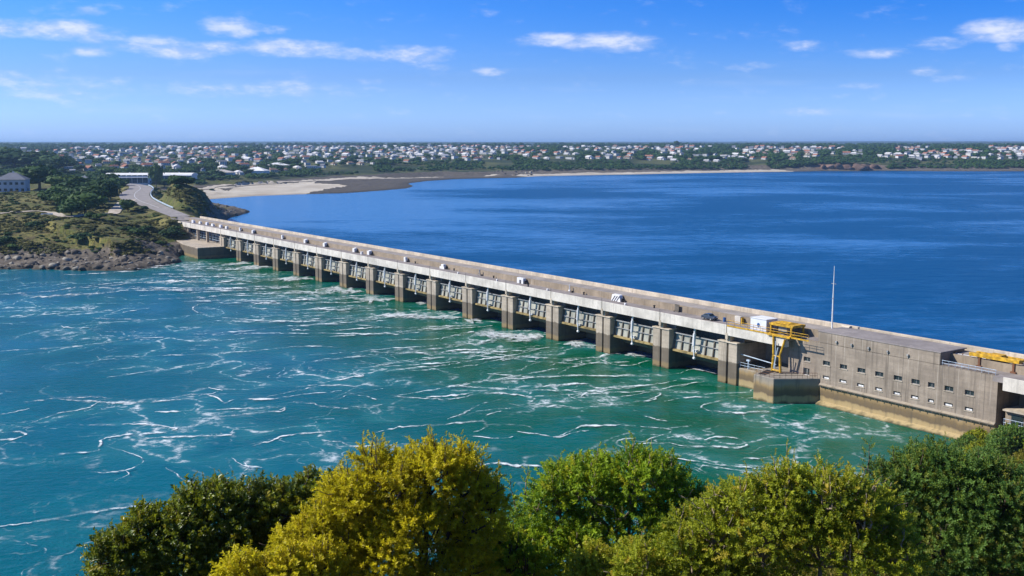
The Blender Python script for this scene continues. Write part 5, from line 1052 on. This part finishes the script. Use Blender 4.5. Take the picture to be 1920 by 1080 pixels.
for _ in range(900):
    if nr >= 190: break
    t = rs3.rand()
    if t < .78: x = rs3.uniform(0, 362); y = rs3.uniform(470, 508); lb = 'grey boulder on the rocky shore below the headland' if x < 200 else 'grey boulder on the rocky shore beside the quay side of the headland'; gp = 'boulders on the headland shore'
    elif t < .9: x = rs3.uniform(405, 472); y = rs3.uniform(384, 408); lb = 'dark boulder on the rocky spit behind the knoll'; gp = 'boulders on the knoll spit'
    else: x = rs3.uniform(925, 1000); y = rs3.uniform(317, 330); lb = 'pale boulder at the green point across the basin'; gp = 'boulders at the far point'
    q = hit(x, y)
    if q is None or q[2] > 6.5: continue
    d = math.hypot(q[0], q[1]); s = rs3.choice([.7, 1., 1.4, 2., 2.8], p=[.25, .3, .25, .14, .06]) * (1 if d < 900 else 2.6); one('boulder', ROCK[rs3.randint(7)], q[0], q[1], q[2], s, s, s * rs3.uniform(.7, 1.2), lb, 'boulder', gp); nr += 1

M['redrock'] = simple('red_cliff_rock', (.25, .165, .125), .9, .2, .75, .25)
for k, (x, y, wp, hp_) in enumerate([(1546, 318, 14, 9), (1562, 318, 16, 13), (1578, 318.5, 18, 15), (1595, 318.5, 20, 14), (1612, 318.5, 20, 15), (1628, 318.5, 18, 13), (1644, 318.5, 16, 11)]):
    q = hit(x + rs3.uniform(-5, 5), y - rs3.uniform(0, 3.5))
    if q is None: continue
    d = math.hypot(q[0], q[1]); me = ROCK[k % 7].copy(); me.materials.clear(); me.materials.append(M['redrock']); o = bpy.data.objects.new('cliff_outcrop', me); COL.objects.link(o); o.location = (q[0], q[1] + 6, q[2] + hp_ * d / 2000 * .25); o.rotation_euler = (rs3.uniform(-.3, .3), rs3.uniform(-.4, .4), rs3.uniform(0, 6.28)); sx = rs3.uniform(.55, 1.15); o.scale = (wp * d / 2000 * sx, wp * d / 2000 * .8, hp_ * d / 2000 * rs3.uniform(.7, 1.15)); tag(o, 'reddish rock outcrop of the low sea cliff on the far right shore', 'rock', 'outcrops of the red sea cliff')

# ------------------------------------------------------------------ buildings of the far bank
def wallmat(name, c): return simple(name, c, .85, .2, .12, .3)
HW = [wallmat('white_render', (.66, .65, .63)), wallmat('cream_render', (.56, .50, .41)), wallmat('grey_render', (.58, .59, .61))]; HR = [wallmat('white_roof', (.66, .65, .64)), wallmat('red_tile', (.33, .15, .10)), wallmat('slate_roof', (.17, .18, .21)), wallmat('brown_tile', (.27, .17, .12)), wallmat('pale_roof', (.50, .46, .42))]
M['hallwhite'] = wallmat('hall_white', (.80, .79, .77)); M['dkglass'] = glass('dark_blue_glass', (.03, .07, .12), .2)
def house_mesh(w, d, h, rh, style, wm, rm, seed):
    rs = random.Random(seed); b = MB(); b.box(-w / 2, w / 2, -d / 2, d / 2, -2., h); b.cur = 1; o = .4
    if style == 'flat': b.box(-w / 2 - .2, w / 2 + .2, -d / 2 - .2, d / 2 + .2, h + .002, h + .45)
    elif style == 'gable': b.add([(-w / 2 - o, -d / 2 - o, h), (w / 2 + o, -d / 2 - o, h), (w / 2 + o, d / 2 + o, h), (-w / 2 - o, d / 2 + o, h), (-w / 2 - o, 0, h + rh), (w / 2 + o, 0, h + rh)], [(0, 1, 5, 4), (2, 3, 4, 5), (0, 4, 3), (1, 2, 5), (0, 3, 2, 1)])
    else: b.add([(-w / 2 - o, -d / 2 - o, h), (w / 2 + o, -d / 2 - o, h), (w / 2 + o, d / 2 + o, h), (-w / 2 - o, d / 2 + o, h), (-w / 2 + d * .42, 0, h + rh), (w / 2 - d * .42, 0, h + rh)], [(0, 1, 5, 4), (2, 3, 4, 5), (0, 4, 3), (1, 2, 5), (0, 3, 2, 1)])
    if w > 9 and rs.random() < .6: b.cur = 0; b.box(w / 2 - .1, w / 2 + w * .35, -d * .3, d * .35, -2, h * .72); b.cur = 1; b.box(w / 2 + .3, w / 2 + w * .4, -d * .34, d * .39, h * .722, h * .8)
    if style != 'flat': b.cur = 0; x = rs.uniform(-w * .3, w * .3); b.box(x - .4, x + .4, d * .12, d * .12 + .7, h + .1, h + rh + .7)
    b.cur = 2; n = max(2, int(w / 2.6))
    for k in range(n):
        x = -w / 2 + (k + .5) * w / n
        for z0 in ([.9] if h < 4.4 else [.9, 3.6]): b.box(x - .5, x + .5, -d / 2 - .05, -d / 2 + .1, z0, z0 + 1.3); b.box(x - .5, x + .5, d / 2 - .1, d / 2 + .05, z0, z0 + 1.3)
    o = b.build('house', [wm, rm, M['glass']]); me = o.data; bpy.data.objects.remove(o); return me
ST = []
for i, (w_, d_, h_, rh, st, wm, rm, lb) in enumerate([(11, 8, 3.0, 2.6, 'gable', 0, 1, 'small white house, red gable roof'), (15, 9, 2.9, 2.4, 'hip', 0, 0, 'white house, pale hipped roof'), (9, 7, 4.4, 2.4, 'gable', 0, 2, 'tall white house, slate roof'), (17, 9, 3.0, 0, 'flat', 0, 0, 'long flat roofed white house'), (12, 8, 3.0, 2.4, 'hip', 1, 3, 'cream house, brown roof'), (14, 8, 3.1, 2.5, 'gable', 0, 1, 'wide white house, red roof'), (10, 8, 4.6, 0, 'flat', 0, 4, 'white two storey box house'), (13, 9, 2.8, 2.4, 'gable', 0, 0, 'white bungalow, white roof')]):
    ST.append((house_mesh(w_, d_, h_, rh, st, HW[wm], HR[rm], i), w_, h_ + rh, lb))
def big_house(x, y, name, label, w_, d_, h_, rh, style, wm, rm, rz, windows=6, glassy=False):
    q = hit(x, y); e = empty(name, (q[0], q[1], q[2] - .2), rz, label=label, category='house' if name == 'house' else 'hall')
    b = MB(); b.box(-w_ / 2, w_ / 2, -d_ / 2, d_ / 2, -1.5, h_); b.build('wall', wm, e)
    b = MB(); o = .8
    if style == 'hip': b.add([(-w_ / 2 - o, -d_ / 2 - o, h_), (w_ / 2 + o, -d_ / 2 - o, h_), (w_ / 2 + o, d_ / 2 + o, h_), (-w_ / 2 - o, d_ / 2 + o, h_), (-w_ * .12, 0, h_ + rh), (w_ * .12, 0, h_ + rh)], [(0, 1, 5, 4), (2, 3, 4, 5), (0, 4, 3), (1, 2, 5), (0, 3, 2, 1)])
    else:
        pr = [(-d_ / 2 - o, h_)] + [(-d_ / 2 * math.cos(t) - o * math.cos(t), h_ + .25 + rh * math.sin(t)) for t in np.linspace(0, math.pi, 9)] + [(d_ / 2 + o, h_)]; b.extr(pr, -w_ / 2 - o, w_ / 2 + o)
    rf = b.build('roof', rm, e)
    b = MB(); b.box(-.6, .6, d_ * .1, d_ * .1 + 1., h_, h_ + rh + .8); b.build('chimney' if style == 'hip' else 'vent', wm, rf)
    nf = 2 if h_ > 6 else 1
    for f in range(nf):
        for k in range(windows):
            xx = -w_ / 2 + (k + .5) * w_ / windows; hw = w_ / windows * (.46 if glassy else .26); z0 = .8 + f * h_ / nf; b = MB(); b.box(xx - hw, xx + hw, -d_ / 2 - .08, -d_ / 2 + .1, z0, z0 + (h_ - 1.2 if glassy else 1.7)); b.build('window', M['dkglass'] if glassy else M['glass'], e)
    for sgn in (-1, 1):
        b = MB(); b.box(sgn * w_ / 2 - .08, sgn * w_ / 2 + .08, -1.5, 1.5, .8, 2.6); b.build('window', M['dkglass'] if glassy else M['glass'], e)
    return e
big_house(26, 359, 'house', 'tall grey house with a slate pyramid roof at the left edge of the headland', 18, 14, 8.5, 4.6, 'hip', HW[2], HR[2], R(12), 5)
big_house(243, 344, 'hall', 'large white hall with a shallow shell roof and blue glass front by the road', 44, 24, 6.5, 4.6, 'shell', M['hallwhite'], M['hallwhite'], R(6), 8, True)
big_house(335, 338, 'hall', 'long low hall with a white roof edge and dark blue front by the white hall', 36, 18, 5.6, 2.8, 'shell', M['hallwhite'], M['hallwhite'], R(-4), 7, True)
big_house(132, 341, 'house', 'low house with a brown grey roof behind the headland thicket', 20, 11, 3.6, 2.6, 'hip', HW[1], HR[3], R(8), 6)
big_house(158, 341, 'house', 'small white house with purple grey roof beside the low brown roofed house', 13, 9, 3.6, 2.4, 'hip', HW[0], HR[2], R(-10), 4)
big_house(415, 331, 'house', 'wide house with pinkish roof behind the coast road', 32, 15, 5.4, 3.4, 'hip', HW[0], HR[4], R(5), 7)
big_house(482, 328, 'house', 'big white house with a bright hipped roof above the sandy cove', 28, 17, 6., 4.6, 'hip', M['hallwhite'], M['hallwhite'], R(-12), 6)
big_house(520, 316, 'house', 'long white terrace house above the sandy cove, right of the bright hipped roof', 34, 14, 5.2, 3.4, 'hip', M['hallwhite'], M['hallwhite'], R(8), 7)

LINE = ['above the trees behind the headland', 'inland of the white hall', 'behind the sandy cove', 'above the grassy dunes', 'behind the rock flats', 'above the green point', 'behind the long thin beach', 'above the wooded bluff', 'above the red cliff', 'on the ridge beyond the red cliff']
def zone(x): return LINE[int(np.clip((x + 20) / 195., 0, 9))]
def tier(y): return 'top row' if y < 283 else ('middle rows' if y < 296 else 'lowest rows')
def ymax(x): return np.interp(x, [0, 60, 130, 260, 300, 480, 560, 700, 820, 1000, 1180, 1300, 1500, 1560, 1700, 1920], [304, 306, 322, 330, 333, 326, 318, 309, 303, 298, 299, 304, 300, 289, 298, 300])
def ymin(x): return np.interp(x, [0, 300, 900, 1300, 1920], [279, 276, 274, 276, 276])
hp = []; tries = 0
while len(hp) < 640 and tries < 26000:
    tries += 1; x = rs3.uniform(-15, 1935); y0, y1 = ymin(x), ymax(x); y = y0 + (y1 - y0) * rs3.rand() ** 1.15
    dens = np.interp(x, [0, 70, 120, 600, 950, 1080, 1150, 1300, 1480, 1560, 1920], [.25, .4, 1, 1, .9, .35, .3, .45, .8, 1, 1]) * sstep(.34, .56, fbm(np.array([x / 55.]), np.array([y / 7.]), 61, 3)[0])
    if rs3.rand() > dens: continue
    s = 7.5 + .30 * (y - 274)
    if any(abs(x - a) < s and abs(y - b_) < s * .24 for a, b_ in ((h[0], h[1]) for h in hp)): continue
    if any(abs(x - a) < ww and -8 < b_ - y < 26 for a, b_, ww in ((26, 359, 40), (243, 344, 45), (335, 338, 40), (415, 331, 30), (482, 328, 28))) and y > 318: continue
    q = hit(x, y)
    if q is None or q[2] < 5: continue
    hp.append((x, y, *q, math.hypot(q[0], q[1])))
hp.sort(key=lambda h: h[5]); HB = [[] for _ in ST]
for i, (x, y, X, Y, Z, d) in enumerate(hp):
    k = rs3.randint(len(ST)); me, w_, hh, lb = ST[k]; s = rs3.uniform(.72, 1.2) * np.interp(d, [900, 2000, 3500], [.85, 1., 1.15]); rz = -.85 + rs3.uniform(-.45, .45) + (math.pi / 2 if rs3.rand() < .22 else 0)
    if i < 292:
        o = bpy.data.objects.new('house', me); COL.objects.link(o); o.location = (X, Y, Z); o.rotation_euler.z = rz; o.scale = (s, s, s)
        tag(o, f'{lb} {zone(x)}, {tier(y)}', 'house', 'houses of the town on the far bank')
    else: HB[k].append((X, Y, Z, rz, s))
Vs, Fs = [], []; vm = []; bm = bmesh.new()
town = MB()
for k, lst in enumerate(HB):
    me = ST[k][0]; vv = np.array([v.co[:] for v in me.vertices]); ff = [tuple(p.vertices) for p in me.polygons]; mi = [p.material_index for p in me.polygons]; mats_ = [m_.name for m_ in me.materials]
    for (X, Y, Z, rz, s) in lst:
        c, sn = math.cos(rz), math.sin(rz); W = np.stack([X + s * (vv[:, 0] * c - vv[:, 1] * sn), Y + s * (vv[:, 0] * sn + vv[:, 1] * c), Z + s * vv[:, 2]], 1); off = len(town.v); town.v += [tuple(p) for p in W]; town.f += [tuple(i + off for i in f) for f in ff]; town.mi += [(mats_[i]) for i in mi]
tn = sorted(set(town.mi)); town.mi = [tn.index(a) for a in town.mi]; bm.free()
tag(town.build('distant_houses', [bpy.data.materials[a] for a in tn], None), 'mass of tiny white and red roofed houses along the skyline', 'houses', kind='stuff')

# trees of the far bank: the nearest each its own, the rest one wood
tp = []; hx = np.array([h[0] for h in hp]); hy = np.array([h[1] for h in hp]); hd = np.array([h[5] for h in hp])
def clear_field(x, y):
    return (600 < x < 700 and 313 < y < 326) or (735 < x < 800 and 310 < y < 318) or (905 < x < 962 and 300 < y < 316) or (1030 < x < 1082 and 294 < y < 306) or (1180 < x < 1260 and 300 < y < 312) or (1400 < x < 1440 and 298 < y < 318) or (1660 < x < 1790 and 300 < y < 314 and rs3.rand() < .8) or (380 < x < 640 and y > 338)
tries = 0
while len(tp) < 6600 and tries < 30000:
    tries += 1; x = rs3.uniform(-30, 1950); yb = np.interp(x, [0, 120, 230, 300, 380, 420, 640, 760, 900, 1000, 1200, 1450, 1540, 1660, 1920], [330, 340, 340, 346, 346, 338, 328, 322, 318, 320, 318, 318, 309, 318, 316]); y = 271.5 + (yb - 271.5) * rs3.rand() ** 1.25
    if clear_field(x, y): continue
    band = y > ymax(x) + 3
    q = hit(x, y)
    if q is None or q[2] < 3.5: continue
    if 1532 < x < 1662 and y > 307: continue
    d = math.hypot(q[0], q[1])
    if d > 6500: continue
    ht = rs3.uniform(4.5, 9.5) * (.62 if band else 1) * np.interp(d, [900, 1500, 4000, 9000], [.85, 1, 1.25, 1.6]); wd = ht * rs3.uniform(1.1, 1.9); hpx = ht * 2000 / d; wpx = wd * 2000 / d
    if np.any((np.abs(hx - x) < 6000. / np.maximum(hd, 1) * 2.2 + wpx * .35) & (y - hy > -1.) & (y - hy < hpx * .75)): continue
    if seg_dist(BRD[:, :2], np.array([q[0]]), np.array([q[1]]))[0][0] < wd * .5 + 4 or seg_dist(ROADC[:, :2], np.array([q[0]]), np.array([q[1]]))[0][0] < wd * .5 + 7: continue
    tp.append((x, y, *q, d, wd, ht))
tp.append((1269, 275.5, *hit(1269, 276), 0, 0, 0)); x, y, X, Y, Z, *_ = tp.pop(); d = math.hypot(X, Y); tree(X, Y, Z, 9 * d / 2000 * 1.3, 11 * d / 2000 * 1.2, 2, 'single round tree breaking the skyline above the thin beach')
tp.append((978, 275.5, *hit(978, 276), 0, 0, 0)); x, y, X, Y, Z, *_ = tp.pop(); d = math.hypot(X, Y); tree(X, Y, Z, 8 * d / 2000 * 1.3, 8 * d / 2000 * 1.2, 3, 'pointed tree breaking the skyline above the green point')
tp.sort(key=lambda t: -(t[7] * t[6]) / t[5] ** 2)
for i, (x, y, X, Y, Z, d, wd, ht) in enumerate(tp[:255]):
    k = rs3.randint(6); o = bpy.data.objects.new('tree', TREE[k][0]); COL.objects.link(o); o.location = (X, Y, Z - ht * .12); o.rotation_euler.z = rs3.uniform(0, 6.28); o.scale = (wd * 1.3, wd * 1.3, ht * 1.15)
    tag(o, f"{['dark', 'mid green'][k % 2]} {'broad' if wd / ht > 1.55 else 'rounded'} tree {zone(x)}, {'among the ' + tier(y)}", 'tree', 'trees of the far bank')
LT = [crown_temp(400 + k, 5, 16, .13, 1) for k in range(5)]; rest = tp[255:]; Vs, Fs, Ts = [], [], []; off = 0
for (x, y, X, Y, Z, d, wd, ht) in rest:
    v, f = LT[rs3.randint(5)]; a = rs3.uniform(0, 6.28); c, sn = math.cos(a), math.sin(a); W = np.stack([X + 1.3 * wd * (v[:, 0] * c - v[:, 1] * sn), Y + 1.3 * wd * (v[:, 0] * sn + v[:, 1] * c), Z + ht * 1.15 * (v[:, 2] - .12)], 1); Vs.append(W); Fs.append(f + off); off += len(v); Ts.append(np.full(len(v), rs3.uniform(0, 1)))
me = np_mesh('woods', np.vstack(Vs), np.vstack(Fs)); t_ = np.concatenate(Ts); add_attr(me, 'tint', np.stack([t_, t_ * 0, t_ * 0], 1)); me.materials.append(FL[0]); o = bpy.data.objects.new('woods', me); COL.objects.link(o); tag(o, 'dark far woods filling the town and the land up to the skyline', 'woods', kind='stuff')

# guard rail on the outer curve of the road, verge signs, bench
i0 = 46; GC = ROADC[i0:24 * 8]; tg = np.gradient(GC[:, :2], axis=0); tg /= np.linalg.norm(tg, axis=1)[:, None]; gw = ROADW[i0:24 * 8] + .8; GX = GC[:, 0] + tg[:, 1] * gw; GY = GC[:, 1] - tg[:, 0] * gw
e = empty('guard_rail', (GX[0], GY[0], ground_far(GX[0], GY[0])), 0, label='pale blue guard rail along the outer curve of the road beside the knoll', category='rail'); o0 = np.array(e.location); b = MB(); bp = MB(); GP = [np.array([x, y, ground_far(x, y)]) for x, y in zip(GX, GY)]
for p_, q_ in zip(GP[:-1], GP[1:]): a = p_ - o0; c = q_ - o0; b.tube(a + [0, 0, .95], c + [0, 0, .95], .24, n=6); b.tube(a + [0, 0, .45], c + [0, 0, .45], .16, n=6)
for p_ in GP[::6]: a = p_ - o0; bp.tube(a - [0, 0, .3], a + [0, 0, 1.05], .12, n=6)
b.build('rail', M['bluerail'], e); bp.build('post', M['steel'], e)
q = hit(88, 404); e = empty('bench', (q[0], q[1], q[2]), R(20), label='long white bench beside the path on the headland', category='bench'); b = MB(); b.box(-2.6, 2.6, -.3, .3, .45, .6); b.build('seat', M['wpaint'], e); b = MB(); b.box(-2.6, 2.6, .25, .35, .6, 1.05); b.build('backrest', M['wpaint'], e)
for x in (-2.2, 2.2): b = MB(); b.box(x - .1, x + .1, -.28, .3, -.2, .45); b.build('leg', M['steel'], e)
q = hit(229, 391); e = empty('notice_board', (q[0], q[1], q[2]), R(10), label='pale blue notice board at the junction of road and path', category='sign'); b = MB(); b.box(-1.0, 1.0, -.06, .06, .9, 2.6); b.build('panel', M['bluerail'], e)
for x in (-.8, .8): b = MB(); b.tube((x, .1, -.2), (x, .1, 2.6), .07, n=6); b.build('post', M['steel'], e)

# ------------------------------------------------------------------ the air
b = MB(); b.box(-28000, 28000, -28000, 28000, -8.5, 95); hz = b.build('haze', [], None); m = bpy.data.materials.new('haze'); m.use_nodes = True; m.node_tree.nodes.clear(); T = NT(m.node_tree); out = T.n('ShaderNodeOutputMaterial'); v = T.n('ShaderNodeVolumePrincipled', {'Color': (.42, .68, 1., 1), 'Density': 7e-5, 'Anisotropy': .2}); T.L.new(v.outputs[0], out.inputs['Volume']); hz.data.materials.append(m); tag(hz, 'thin blue haze lying over the water and the far bank', 'haze', kind='stuff')
